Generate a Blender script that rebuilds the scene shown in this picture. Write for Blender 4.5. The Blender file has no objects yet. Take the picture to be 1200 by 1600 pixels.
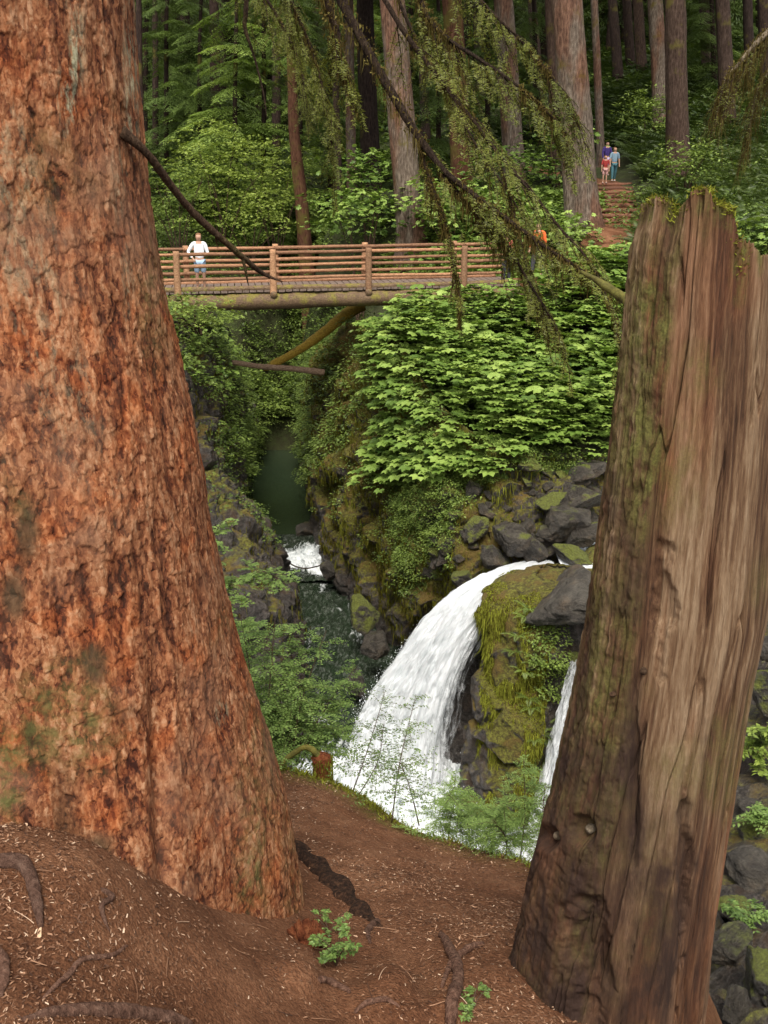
import bpy, math, random
import numpy as np
C = bpy.context.scene
# ------------------------------------------------------------------ camera
FOC = 1555.0; TH = math.radians(18.8); cs, sn = math.cos(TH), math.sin(TH)
cam = bpy.data.cameras.new('camera'); camo = bpy.data.objects.new('camera', cam)
C.collection.objects.link(camo); C.camera = camo
cam.sensor_fit = 'VERTICAL'; cam.sensor_height = 36; cam.lens = 36*FOC/1600
cam.clip_start = .05; cam.clip_end = 600
camo.location = (0, 0, 0); camo.rotation_euler = (math.pi/2-TH, 0, 0)
# ------------------------------------------------------------------ sky, sun, exposure
SUN_EL, SUN_AZ = math.radians(58), math.radians(182)      # azimuth from +Y towards +X
w = bpy.data.worlds.new('World'); C.world = w; w.use_nodes = True
nt = w.node_tree; nt.nodes.clear()
sky = nt.nodes.new('ShaderNodeTexSky'); sky.sky_type = 'NISHITA'; sky.sun_disc = False
sky.sun_elevation = SUN_EL; sky.sun_rotation = SUN_AZ; sky.dust_density = 3.0; sky.air_density = 1.0
hs = nt.nodes.new('ShaderNodeHueSaturation'); hs.inputs['Saturation'].default_value = .12
bg = nt.nodes.new('ShaderNodeBackground'); bg.inputs['Strength'].default_value = .15
wo = nt.nodes.new('ShaderNodeOutputWorld')
nt.links.new(sky.outputs[0], hs.inputs['Color']); hs.inputs['Hue'].default_value = .5; nt.links.new(hs.outputs[0], bg.inputs[0]); nt.links.new(bg.outputs[0], wo.inputs[0])
sl = bpy.data.lights.new('sun', 'SUN'); sl.energy = 2.6; sl.angle = math.radians(24); sl.color = (1, .94, .84)
so = bpy.data.objects.new('sun', sl); C.collection.objects.link(so)
so.rotation_euler = (math.pi/2-SUN_EL, 0, math.pi-SUN_AZ)
C.view_settings.view_transform = 'Standard'; C.view_settings.look = 'None'
C.view_settings.exposure = .72; C.view_settings.gamma = 1; C.view_settings.use_curve_mapping = False
C.render.engine = 'CYCLES'
C.cycles.max_bounces = 6; C.cycles.transparent_max_bounces = 24; C.cycles.diffuse_bounces = 3; C.cycles.transmission_bounces = 4
C.cycles.use_denoising = True; C.cycles.denoising_input_passes = 'RGB_ALBEDO_NORMAL'; C.cycles.denoising_prefilter = 'ACCURATE'

# ------------------------------------------------------------------ pixel (of the 1200x1600 photo) -> world at its own distance
def P(px, py, Y):
    u = (px-600)/FOC; v = (800-py)/FOC
    dy = cs+v*sn; k = Y/dy
    return np.array([u*k, Y, (-sn+v*cs)*k])
def Pz(px, Y, z):
    r = z/Y; v = (r*cs+sn)/(cs-r*sn); k = Y/(cs+v*sn)
    return np.array([(px-600)/FOC*k, Y, z])
def PP(l): return np.array([P(*q) for q in l])

# ------------------------------------------------------------------ numpy noise
def _h(i, j, k, s):
    n = (i.astype(np.int64)*73856093) ^ (j.astype(np.int64)*19349663) ^ (k.astype(np.int64)*83492791) ^ (s*2654435)
    n = (n ^ (n >> 13))*1274126177 & 0x7fffffff
    n = (n ^ (n >> 16))*668265263 & 0x7fffffff
    return ((n ^ (n >> 15)) & 0xffffff)/float(0xffffff)
def noise(p, s=0):
    p = np.asarray(p, float); f = np.floor(p); t = p-f; t = t*t*(3-2*t); f = f.astype(np.int64)
    i, j, k = f[..., 0], f[..., 1], f[..., 2]; a, b, c = t[..., 0], t[..., 1], t[..., 2]
    r = 0
    for di in (0, 1):
        wa = a if di else 1-a
        for dj in (0, 1):
            wb = b if dj else 1-b
            for dk in (0, 1):
                wc = c if dk else 1-c
                r = r+wa*wb*wc*_h(i+di, j+dj, k+dk, s)
    return r*2-1
def fbm(p, o=4, s=0):
    p = np.asarray(p, float); r = 0; a = .5
    for q in range(o):
        r = r+a*noise(p, s+q*17); p = p*2.03+7.1; a *= .5
    return r
def worley(p, s=0):
    """F1, F2, random value of the nearest cell, offset to the nearest cell's centre"""
    p = np.asarray(p, float); f = np.floor(p).astype(np.int64)
    d1 = np.full(p.shape[:-1], 9.); d2 = d1.copy(); cid = np.zeros(p.shape[:-1]); off = np.zeros(p.shape)
    for di in (-1, 0, 1):
        for dj in (-1, 0, 1):
            for dk in (-1, 0, 1):
                i, j, k = f[..., 0]+di, f[..., 1]+dj, f[..., 2]+dk
                c = np.stack([i+_h(i, j, k, s+1), j+_h(i, j, k, s+2), k+_h(i, j, k, s+3)], -1)
                o = p-c; d = np.sqrt((o**2).sum(-1)); m = d < d1
                d2 = np.where(m, d1, np.minimum(d2, d)); d1 = np.where(m, d, d1)
                cid = np.where(m, _h(i, j, k, s+4), cid); off = np.where(m[..., None], o, off)
    return d1, d2, cid, off
def sstep(a, b, x):
    t = np.clip((x-a)/(b-a), 0, 1); return t*t*(3-2*t)

# ------------------------------------------------------------------ objects
def tag(o, label=None, cat=None, group=None, kind=None):
    if label: o['label'] = label
    if cat: o['category'] = cat
    if group: o['group'] = group
    if kind: o['kind'] = kind
    return o
def thing(name, label, cat, loc=(0, 0, 0), group=None):
    o = bpy.data.objects.new(name, None); C.collection.objects.link(o); o.location = [float(x) for x in loc]
    o.empty_display_size = .1; o['_org'] = [float(x) for x in loc]
    return tag(o, label, cat, group)
def mk(name, V, F, mat, parent=None, smooth=True, attrs=None, org=None, F2=None):
    """one mesh object from arrays; F (m,3) or (m,4); attrs: name -> per-vertex float"""
    V = np.asarray(V, float).reshape(-1, 3)
    if parent is not None: o0 = np.array(list(parent['_org']))
    elif org is not None: o0 = np.array(org, float)
    else: o0 = np.array([V[:, 0].mean(), V[:, 1].mean(), V[:, 2].min()])
    me = bpy.data.meshes.new(name)
    Fs = [np.asarray(F)] + ([np.asarray(F2)] if F2 is not None and len(F2) else [])
    me.vertices.add(len(V)); me.vertices.foreach_set('co', (V-o0).astype(np.float32).ravel())
    tot = sum(f.size for f in Fs); npol = sum(len(f) for f in Fs)
    me.loops.add(tot); me.polygons.add(npol)
    me.loops.foreach_set('vertex_index', np.concatenate([f.ravel() for f in Fs]).astype(np.int32))
    ls = []; b = 0
    for f in Fs:
        ls.append(b+np.arange(len(f))*f.shape[1]); b += f.size
    me.polygons.foreach_set('loop_start', np.concatenate(ls).astype(np.int32))
    me.polygons.foreach_set('use_smooth', np.full(npol, smooth))
    if attrs:
        for k, a in attrs.items():
            at = me.attributes.new(k, 'FLOAT', 'POINT'); at.data.foreach_set('value', np.broadcast_to(np.asarray(a, np.float32).ravel(), (len(V),)).copy())
    me.update(); me.validate()
    if mat: me.materials.append(mat)
    o = bpy.data.objects.new(name, me); C.collection.objects.link(o)
    o['_org'] = [float(x) for x in o0]
    if parent is not None: o.parent = parent
    else: o.location = o0
    return o
def gridF(nr, nc, wrap=False):
    i = np.arange(nr-1)[:, None]; j = np.arange(nc if wrap else nc-1)[None, :]; k = (j+1) % nc
    return np.stack([i*nc+j, i*nc+k, (i+1)*nc+k, (i+1)*nc+j], -1).reshape(-1, 4)
def cat(parts):
    Vs, Fs, n, T = [], [], 0, []
    for p in parts:
        Vs.append(p[0]); Fs.append(p[1]+n); n += len(p[0]); T.append(p[2] if len(p) > 2 else np.zeros(len(p[0])))
    return np.concatenate(Vs), np.concatenate(Fs), np.concatenate(T)
def basis(d, n):
    """frames with local y along d and z near n: rows (N,3,3) columns x,y,z"""
    d = d/np.maximum(np.linalg.norm(d, axis=-1, keepdims=True), 1e-9)
    x = np.cross(d, n); x /= np.maximum(np.linalg.norm(x, axis=-1, keepdims=True), 1e-9)
    z = np.cross(x, d); return np.stack([x, d, z], -1)
def inst(tv, tf, pos, R, s, tint=None):
    s = np.asarray(s, float)
    if s.ndim == 1: s = s[:, None]
    V = np.einsum('nij,nkj->nki', R, tv[None]*s[:, None, :]) + pos[:, None]
    n, k = len(pos), len(tv)
    F = (tf[None]+(np.arange(n)*k)[:, None, None]).reshape(-1, tf.shape[1])
    T = np.repeat(tint if tint is not None else np.zeros(n), k)
    return V.reshape(-1, 3), F, T
def crom(A, n, axis=0):
    """Catmull-Rom resampling of control points along an axis"""
    A = np.moveaxis(np.asarray(A, float), axis, 0); m = len(A)
    B = np.concatenate([2*A[:1]-A[1:2], A, 2*A[-1:]-A[-2:-1]])
    t = np.linspace(0, m-1, n); i = np.minimum(t.astype(int), m-2); f = (t-i).reshape((-1,)+(1,)*(A.ndim-1))
    p0, p1, p2, p3 = B[i], B[i+1], B[i+2], B[i+3]
    r = .5*(2*p1+(p2-p0)*f+(2*p0-5*p1+4*p2-p3)*f**2+(3*p1-p0-3*p2+p3)*f**3)
    return np.moveaxis(r, 0, axis)
def gnorm(G):
    du = np.gradient(G, axis=0); dv = np.gradient(G, axis=1); n = np.cross(du, dv)
    return n/np.maximum(np.linalg.norm(n, axis=-1, keepdims=True), 1e-9)
def tube(path, rad, seg=8, rough=0., seed=0, caps=True):
    path = np.asarray(path, float); n = len(path); rad = np.broadcast_to(np.asarray(rad, float), (n,))
    t = np.gradient(path, axis=0); t /= np.maximum(np.linalg.norm(t, axis=1, keepdims=True), 1e-9)
    ref = np.array([0, 0, 1.]) if abs(t[:, 2]).mean() < .8 else np.array([0, 1., 0])
    x = np.cross(t, ref); x /= np.maximum(np.linalg.norm(x, axis=1, keepdims=True), 1e-9); y = np.cross(x, t)
    a = np.arange(seg)*2*math.pi/seg
    ring = np.cos(a)[None, :, None]*x[:, None]+np.sin(a)[None, :, None]*y[:, None]
    r = rad[:, None, None]
    if rough:
        q = path[:, None]+ring*r
        r = r*(1+rough*fbm(q/np.maximum(rad.max(), 1e-4)*.8, 3, seed)[..., None]*2)
    G = path[:, None]+ring*r
    V = G.reshape(-1, 3); F = gridF(n, seg, True)
    if caps:
        V = np.concatenate([V, path[:1], path[-1:]]); k = n*seg; j = np.arange(seg); j2 = (j+1) % seg
        F = np.concatenate([F, np.stack([np.full(seg, k), j2, j, j], -1), np.stack([np.full(seg, k+1), (n-1)*seg+j, (n-1)*seg+j2, (n-1)*seg+j2], -1)])
    return V, F
def tri_quads(F):
    """quads whose last two indices coincide become true triangles"""
    m = F[:, 2] == F[:, 3]; return F[~m], F[m][:, :3]
def mktube(name, path, rad, mat, parent=None, seg=8, rough=0., seed=0, attrs=None):
    V, F = tube(path, rad, seg, rough, seed); q, t = tri_quads(F)
    return mk(name, V, q, mat, parent, F2=t, attrs=attrs)
def mkparts(name, parts, mat, parent=None, smooth=True, org=None):
    V, F, T = cat(parts)
    if F.shape[1] == 4:
        q, t = tri_quads(F)
        return mk(name, V, q, mat, parent, smooth, {'tint': T}, org, F2=t)
    return mk(name, V, F, mat, parent, smooth, {'tint': T}, org)

# ------------------------------------------------------------------ materials
class NT:
    def __init__(s, name):
        s.m = bpy.data.materials.new(name); s.m.use_nodes = True; s.t = s.m.node_tree; s.t.nodes.clear()
        s.out = s.n('ShaderNodeOutputMaterial'); s.co = s.n('ShaderNodeTexCoord').outputs['Object']
    def n(s, k, **kw):
        o = s.t.nodes.new(k)
        for a, b in kw.items(): setattr(o, a, b)
        return o
    def l(s, a, b): s.t.links.new(a, b)
    def val(s, sock, v):
        if isinstance(v, (int, float, tuple, list)):
            if isinstance(v, (tuple, list)) and len(v) == 3 and sock.type == 'RGBA': v = (*v, 1)
            elif sock.type == 'RGBA' and isinstance(v, (int, float)): v = (v, v, v, 1)
            sock.default_value = v
        else: s.l(v, sock)
    def map(s, scale, vec=None, rot=(0, 0, 0)):
        o = s.n('ShaderNodeMapping'); s.l(vec or s.co, o.inputs[0]); o.inputs['Scale'].default_value = scale; o.inputs['Rotation'].default_value = rot
        return o.outputs[0]
    def noise(s, scale=5., det=5., rough=.6, vec=None, dist=0.):
        o = s.n('ShaderNodeTexNoise'); s.l(vec or s.co, o.inputs['Vector'])
        o.inputs['Scale'].default_value = scale; o.inputs['Detail'].default_value = det; o.inputs['Roughness'].default_value = rough; o.inputs['Distortion'].default_value = dist
        return o.outputs['Fac']
    def vor(s, scale=5., vec=None, feat='F1', out='Distance'):
        o = s.n('ShaderNodeTexVoronoi', feature=feat); s.l(vec or s.co, o.inputs['Vector']); o.inputs['Scale'].default_value = scale
        return o.outputs[out]
    def ramp(s, fac, stops):
        o = s.n('ShaderNodeValToRGB'); s.val(o.inputs[0], fac); e = o.color_ramp.elements
        while len(e) < len(stops): e.new(.5)
        for el, (p, c) in zip(e, stops):
            el.position = p; el.color = (*c, 1) if isinstance(c, (tuple, list)) else (c, c, c, 1)
        return o.outputs[0]
    def mix(s, fac, a, b, mode='MIX'):
        o = s.n('ShaderNodeMix', data_type='RGBA', blend_type=mode)
        s.val(o.inputs[0], fac); s.val(o.inputs[6], a); s.val(o.inputs[7], b); return o.outputs[2]
    def math(s, op, a, b=0., clamp=False):
        o = s.n('ShaderNodeMath', operation=op, use_clamp=clamp); s.val(o.inputs[0], a); s.val(o.inputs[1], b); return o.outputs[0]
    def attr(s, name): return s.n('ShaderNodeAttribute', attribute_name=name).outputs['Fac']
    def objrand(s): return s.n('ShaderNodeObjectInfo').outputs['Random']
    def nz(s):
        g = s.n('ShaderNodeNewGeometry'); q = s.n('ShaderNodeSeparateXYZ'); s.l(g.outputs['Normal'], q.inputs[0]); return q.outputs[2]
    def bsdf(s, col, rough=.8, bump=None, bd=.02, bs=1., spec=.3, metallic=0):
        b = s.n('ShaderNodeBsdfPrincipled'); s.val(b.inputs['Base Color'], col); s.val(b.inputs['Roughness'], rough)
        b.inputs['Specular IOR Level'].default_value = spec
        if bump is not None:
            q = s.n('ShaderNodeBump'); s.val(q.inputs['Height'], bump); q.inputs['Distance'].default_value = bd; q.inputs['Strength'].default_value = bs
            s.l(q.outputs[0], b.inputs['Normal'])
        return b
    def end(s, sh):
        s.l(sh.outputs[0] if hasattr(sh, 'outputs') else sh, s.out.inputs[0]); return s.m
    def mixsh(s, f, a, b):
        o = s.n('ShaderNodeMixShader'); s.val(o.inputs[0], f); s.l(a.outputs[0], o.inputs[1]); s.l(b.outputs[0], o.inputs[2]); return o

def leafmat(name, stops, trans=.3, rough=.45, spec=.35):
    t = NT(name); tint = t.attr('tint'); r = t.objrand()
    col = t.ramp(tint, stops)
    b = t.bsdf(col, rough, spec=spec)
    tr = t.n('ShaderNodeBsdfTranslucent'); t.l(t.mix(1., col, (1.0, 1.0, .55), 'MULTIPLY'), tr.inputs[0])
    return t.end(t.mixsh(trans, b, tr))
M = {}
M['leaf_club'] = leafmat('devils_club_leaf', [(0, (.038, .075, .012)), (.5, (.135, .215, .036)), (1, (.29, .39, .085))], .22)
M['leaf_bush'] = leafmat('shrub_leaf', [(0, (.03, .055, .011)), (.5, (.11, .16, .03)), (1, (.25, .33, .07))], .28)
M['leaf_maple'] = leafmat('maple_leaf', [(0, (.06, .09, .016)), (.5, (.17, .23, .038)), (1, (.33, .41, .085))], .3)
M['leaf_sap'] = leafmat('sapling_leaf', [(0, (.055, .095, .022)), (.5, (.145, .225, .055)), (1, (.27, .38, .10))], .35)
M['fern'] = leafmat('fern_frond', [(0, (.022, .042, .008)), (.5, (.07, .105, .019)), (1, (.155, .20, .04))], .25)
M['needle_dark'] = leafmat('conifer_needle_dark', [(0, (.04, .062, .015)), (.6, (.105, .155, .036)), (1, (.20, .28, .065))], .28)
M['needle_light'] = leafmat('conifer_needle_light', [(0, (.08, .13, .028)), (.5, (.20, .28, .06)), (1, (.36, .46, .12))], .35)
M['needle_olive'] = leafmat('hemlock_needle', [(0, (.045, .06, .010)), (.5, (.125, .145, .022)), (1, (.25, .27, .05))], .4)
M['moss'] = leafmat('moss', [(0, (.03, .022, .005)), (.35, (.09, .072, .011)), (.7, (.165, .17, .021)), (1, (.30, .32, .04))], .2, .9, .1)
M['moss_brown'] = leafmat('hanging_moss', [(0, (.045, .03, .01)), (.5, (.11, .08, .022)), (1, (.2, .17, .05))], .3, .9, .1)
M['litter'] = leafmat('needle_litter', [(0, (.035, .014, .007)), (.4, (.14, .065, .032)), (.75, (.32, .175, .10)), (1, (.58, .42, .29))], 0., .8)
M['grass'] = leafmat('grass_blade', [(0, (.06, .10, .02)), (.5, (.12, .20, .045)), (1, (.22, .30, .08))], .3)

def m_bark_red():
    t = NT('flaky_red_bark'); h = t.attr('h'); pid = t.attr('pid'); g = t.attr('lich'); dk = t.attr('dark')
    fib = t.noise(1., 6., .7, t.map((90, 90, 14)))
    fine = t.noise(160., 4., .7)
    patch = t.noise(3., 4., .6)
    wv = t.n('ShaderNodeVectorMath', operation='MULTIPLY_ADD'); nzz = t.n('ShaderNodeTexNoise'); t.l(t.co, nzz.inputs['Vector']); nzz.inputs['Scale'].default_value = 26; nzz.inputs['Detail'].default_value = 4
    t.l(nzz.outputs['Color'], wv.inputs[0]); wv.inputs[1].default_value = (.035, .035, .05); t.l(t.co, wv.inputs[2])
    fl = t.n('ShaderNodeSeparateXYZ'); t.l(t.vor(1., t.map((70, 70, 26), wv.outputs[0]), out='Color'), fl.inputs[0])
    fl2 = t.n('ShaderNodeSeparateXYZ'); t.l(t.vor(1., t.map((150, 150, 60), wv.outputs[0]), out='Color'), fl2.inputs[0])
    f0 = t.math('ADD', t.math('ADD', t.math('MULTIPLY', h, .40), t.math('MULTIPLY', fib, .34)), t.math('ADD', t.math('MULTIPLY', fl.outputs[0], .20), t.math('MULTIPLY', fl2.outputs[0], .14)))
    base = t.ramp(f0, [(.36, (.030, .008, .004)), (.47, (.105, .029, .012)), (.56, (.195, .066, .026)), (.67, (.31, .128, .056)), (.83, (.45, .245, .135))])
    base = t.mix(t.math('MULTIPLY', pid, .25), base, (.24, .115, .062))
    base = t.mix(t.ramp(t.noise(4.2, 5., .65, dist=.6), [(.5, 0), (.63, .75)]), base, t.mix(1., base, (1.05, .70, .45), 'MULTIPLY'))
    base = t.mix(t.ramp(t.noise(2.3, 4., .6), [(.52, 0), (.66, .5)]), base, (.19, .105, .065))
    lic = t.math('MULTIPLY', g, t.ramp(t.noise(30., 6., .7, t.map((1, 1, .35))), [(.48, 0), (.6, 1)]))
    base = t.mix(lic, base, t.ramp(fine, [(.3, (.22, .19, .09)), (.7, (.42, .40, .28))]))
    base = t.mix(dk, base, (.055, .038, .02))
    base = t.mix(t.math('MULTIPLY', t.attr('green'), t.ramp(t.noise(18., 5., .7), [(.4, 0), (.65, 1)])), base, (.10, .10, .03))
    bump = t.math('ADD', t.math('MULTIPLY', fib, .5), t.math('ADD', t.math('MULTIPLY', fine, .25), t.math('ADD', t.math('MULTIPLY', fl.outputs[0], .35), t.math('MULTIPLY', fl2.outputs[0], .2))))
    return t.end(t.bsdf(base, .85, bump, .010, 1., .2))
def m_stump():
    t = NT('weathered_stump_wood'); h = t.attr('h'); ms = t.attr('moss'); dk = t.attr('dark'); red = t.attr('red')
    fib = t.noise(1., 7., .72, t.map((110, 110, 6.5)), dist=.5)
    fib2 = t.noise(1., 5., .7, t.map((260, 260, 24)), dist=.4)
    base = t.ramp(t.math('ADD', t.math('MULTIPLY', fib, .72), t.math('MULTIPLY', h, .28)),
                  [(.27, (.03, .014, .007)), (.40, (.09, .044, .021)), (.51, (.165, .096, .050)), (.62, (.25, .163, .094)), (.8, (.39, .285, .18))])
    base = t.mix(t.math('MULTIPLY', red, .68), base, t.mix(1., base, (1., .52, .36), 'MULTIPLY'))
    base = t.mix(t.ramp(fib2, [(.3, .45), (.6, 0)]), base, (.09, .045, .025))
    mm = t.math('MULTIPLY', ms, t.ramp(t.noise(24., 6., .7, t.map((1, 1, .4))), [(.36, 0), (.6, 1)]))
    base = t.mix(mm, base, t.ramp(t.noise(120., 4., .7), [(.3, (.06, .055, .014)), (.7, (.17, .16, .04))]))
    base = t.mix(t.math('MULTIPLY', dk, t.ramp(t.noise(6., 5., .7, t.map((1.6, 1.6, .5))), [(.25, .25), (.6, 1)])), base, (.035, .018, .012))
    bump = t.math('ADD', t.math('MULTIPLY', fib, .55), t.math('MULTIPLY', fib2, .45))
    return t.end(t.bsdf(base, .82, bump, .014, 1., .25))
def m_soil():
    t = NT('forest_floor_soil')
    a = t.noise(2., 6., .65); b = t.noise(60., 6., .75); c = t.vor(90.)
    col = t.ramp(t.math('ADD', t.math('MULTIPLY', a, .5), t.math('MULTIPLY', b, .5)), [(.34, (.055, .021, .010)), (.46, (.14, .058, .027)), (.56, (.225, .103, .052)), (.7, (.36, .20, .11))])
    col = t.mix(t.math('MULTIPLY', t.attr('moss'), t.ramp(t.noise(22., 5., .7), [(.35, 0), (.6, 1)])), col, t.ramp(b, [(.3, (.07, .085, .015)), (.7, (.2, .23, .04))]))
    return t.end(t.bsdf(col, .9, t.math('ADD', b, t.math('MULTIPLY', c, .5)), .022, 1., .15))
def m_cliff(name='mossy_cliff_rock', bias=0., wet=.35):
    t = NT(name)
    a = t.noise(.9, 6., .62); b = t.noise(7., 7., .7); d = t.noise(40., 5., .7)
    rock = t.ramp(t.math('ADD', t.math('MULTIPLY', b, .6), t.math('MULTIPLY', d, .4)), [(.32, (.010, .008, .007)), (.48, (.045, .036, .030)), (.6, (.12, .10, .085)), (.75, (.27, .24, .21))])
    rock = t.mix(t.ramp(t.noise(2.4, 5., .6), [(.5, 0), (.7, .7)]), rock, (.085, .045, .02))
    moss = t.ramp(t.noise(14., 6., .75), [(.34, (.022, .016, .004)), (.48, (.095, .078, .011)), (.6, (.17, .17, .021)), (.75, (.29, .30, .04))])
    moss = t.mix(t.ramp(t.noise(1.7, 4., .6), [(.48, 0), (.6, .8)]), moss, t.ramp(d, [(.3, (.07, .04, .008)), (.7, (.19, .115, .02))]))
    f = t.math('ADD', t.math('ADD', t.math('MULTIPLY', a, .9), t.math('MULTIPLY', t.math('ADD', t.nz(), .1), .38)), t.math('ADD', t.math('MULTIPLY', b, .4), bias))
    f = t.math('ADD', f, t.attr('mossy'))
    f = t.ramp(f, [(.62, 0), (.76, 1)])
    col = t.mix(f, rock, moss)
    rr = t.mix(f, wet, .95)
    bump = t.math('ADD', t.math('MULTIPLY', b, .7), t.math('MULTIPLY', d, .5))
    return t.end(t.bsdf(col, rr, bump, .12, 1., .5))
def m_rock(name='river_boulder', k=1., bias=0., wet=.35):
    t = NT(name); b = t.noise(3.5, 9., .72, dist=.6); d = t.noise(30., 6., .7); c = t.noise(1., 6., .6, t.map((2, 2, 9), rot=(.5, .3, 0)))
    col = t.ramp(t.math('ADD', t.math('MULTIPLY', b, .5), t.math('MULTIPLY', t.math('ADD', c, d), .25)),
                 [(.34, (.016*k, .013*k, .012*k)), (.47, (.055*k, .046*k, .041*k)), (.58, (.12*k, .105*k, .093*k)), (.72, (.30*k, .265*k, .225*k))])
    col = t.mix(1., col, (.92, .91, .80), 'MULTIPLY'); col = t.mix(t.ramp(t.noise(1.6, 5., .7), [(.5, 0), (.65, .6)]), col, t.mix(1., col, (1.1, .78, .5), 'MULTIPLY'))
    ms = t.ramp(t.math('ADD', t.math('ADD', t.math('MULTIPLY', t.noise(2.6, 5., .6), .8), t.math('MULTIPLY', t.nz(), .25)), bias), [(.6, 0), (.72, 1)])
    col = t.mix(ms, col, t.ramp(d, [(.3, (.06, .055, .01)), (.6, (.15, .17, .025)), (.8, (.24, .26, .04))]))
    return t.end(t.bsdf(col, t.mix(ms, wet, .95), t.math('ADD', b, t.math('MULTIPLY', d, .5)), .16, 1., .5))
def m_terrain():
    t = NT('forest_ground'); b = t.noise(6., 6., .7); a = t.noise(.5, 4., .6)
    col = t.ramp(t.math('ADD', t.math('MULTIPLY', a, .5), t.math('MULTIPLY', b, .5)), [(.35, (.02, .014, .007)), (.5, (.035, .04, .012)), (.7, (.06, .085, .02))])
    return t.end(t.bsdf(col, .95, b, .1))
def m_bark(name, c1, c2, c3, mossf=0., sc=1.):
    t = NT(name)
    fur = t.noise(1., 6., .7, t.map((16*sc, 16*sc, 2.2*sc)), dist=.5); d = t.noise(50., 4., .7)
    sc2 = t.vor(1., t.map((14*sc, 14*sc, 5*sc)))
    f = t.math('ADD', t.math('MULTIPLY', fur, .55), t.math('ADD', t.math('MULTIPLY', d, .3), t.math('MULTIPLY', sc2, .18)))
    col = t.ramp(f, [(.35, c1), (.52, c2), (.72, c3)])
    if mossf: col = t.mix(t.ramp(t.noise(1.1, 5., .65), [(.62-mossf*.25, 0), (.72-mossf*.2, .85)]), col, (.10, .085, .02))
    if mossf == .1: col = t.mix(t.ramp(t.noise(1., 4., .6, t.map((1.2, 1.2, .35))), [(.45, 0), (.6, .75)]), col, t.mix(1., col, (.95, .55, .42), 'MULTIPLY'))
    col = t.mix(1., col, t.ramp(t.objrand(), [(0, (.8, .8, .8)), (1, (1.2, 1.15, 1.1))]), 'MULTIPLY')
    return t.end(t.bsdf(col, .9, f, .06, 1., .15))
def m_wood(name, c1, c2, c3, mossf=0., spec=.25, sc=1.):
    t = NT(name); ox = t.noise(1., 6., .7, t.map((9*sc, 40*sc, 40*sc))); d = t.noise(25., 4., .7)
    f = t.math('ADD', t.math('MULTIPLY', ox, .6), t.math('MULTIPLY', d, .4))
    col = t.ramp(f, [(.35, c1), (.52, c2), (.7, c3)])
    if mossf: col = t.mix(t.ramp(t.math('ADD', t.noise(3., 5., .65), t.math('MULTIPLY', t.nz(), .08)), [(.62-mossf*.3, 0), (.74-mossf*.25, .9)]), col, t.ramp(d, [(.3, (.08, .07, .012)), (.7, (.24, .21, .04))]))
    col = t.mix(1., col, t.ramp(t.objrand(), [(0, (.62, .60, .58)), (1, (1.2, 1.15, 1.08))]), 'MULTIPLY')
    return t.end(t.bsdf(col, .75, f, .01, 1., spec))
def m_plain(name, c, rough=.8, var=.15):
    t = NT(name); n = t.noise(14., 3., .6)
    col = t.mix(n, tuple(x*(1-var) for x in c), tuple(min(1, x*(1+var)) for x in c)); return t.end(t.bsdf(col, rough, n, .004))
def m_water():
    t = NT('river_water'); foam = t.attr('foam')
    n1 = t.noise(1., 5., .6, t.map((4.5, 1.3, 1)), dist=1.2); n2 = t.noise(1., 4., .6, t.map((10, 3.2, 1)), dist=1.)
    fn = t.math('ADD', t.math('MULTIPLY', n1, .45), t.math('MULTIPLY', n2, .55))
    f = t.ramp(t.math('ADD', fn, t.math('MULTIPLY', foam, 1.0)), [(.80, 0), (1.05, 1)])
    col = t.mix(f, t.mix(t.attr('rough'), (.023, .036, .018), t.ramp(n2, [(.35, (.010, .020, .009)), (.52, (.034, .044, .030)), (.68, (.13, .14, .12))])), t.ramp(fn, [(.35, (.5, .56, .58)), (.55, (.85, .88, .88))]))  # ripple crests made paler in the base colour, painting in silvery reflections
    h = t.math('ADD', t.math('MULTIPLY', n1, .6), t.math('MULTIPLY', n2, .4))
    b = t.bsdf(col, t.mix(f, .12, .7), t.math('MULTIPLY', h, t.math('ADD', .06, t.attr('rough'))), .25, 1., .5)
    return t.end(b)
def m_fall():
    t = NT('falling_water'); u = t.attr('fu'); v = t.attr('fv'); den = t.attr('dens')
    cv = t.n('ShaderNodeCombineXYZ'); t.l(u, cv.inputs[0]); t.l(v, cv.inputs[1]); t.l(t.attr('fl'), cv.inputs[2])
    s1 = t.noise(1., 6., .65, t.map((30, 3.0, 5), cv.outputs[0]), dist=1.2); s2 = t.noise(1., 5., .75, t.map((120, 22.0, 5), cv.outputs[0]), dist=.8)
    s3 = t.noise(1., 5., .7, t.map((14, 9.0, 3), cv.outputs[0]), dist=1.5)
    s = t.math('ADD', t.math('MULTIPLY', s1, .25), t.math('ADD', t.math('MULTIPLY', s2, .35), t.math('MULTIPLY', s3, .4)))
    al = t.ramp(t.math('ADD', s, den), [(.80, 0), (.98, 1)])
    col = t.ramp(s, [(.34, (.66, .71, .74)), (.46, (.88, .91, .92)), (.6, (.97, .97, .98))])
    b = t.bsdf(col, .55, s, .12, 1., .3)
    tl = t.n('ShaderNodeBsdfTranslucent'); tl.inputs[0].default_value = (.9, .93, .95, 1)
    m = t.mixsh(.3, b, tl); tp = t.n('ShaderNodeBsdfTransparent')
    return t.end(t.mixsh(al, tp, m))
M['bark_red'] = m_bark_red(); M['stump'] = m_stump(); M['soil'] = m_soil()
M['cliff'] = m_cliff(); M['cliff_dark'] = m_cliff('wet_cliff_rock', -.12); M['pillar'] = m_cliff('mossy_pillar_rock', .10, .3)
M['rock'] = m_rock(); M['rock_mossy'] = m_rock('mossy_boulder', .9, .22); M['rock_pale'] = m_rock('pale_slab', 1.15, -.12, .6)
M['terrain'] = m_terrain(); M['water'] = m_water(); M['fall'] = m_fall()
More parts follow.
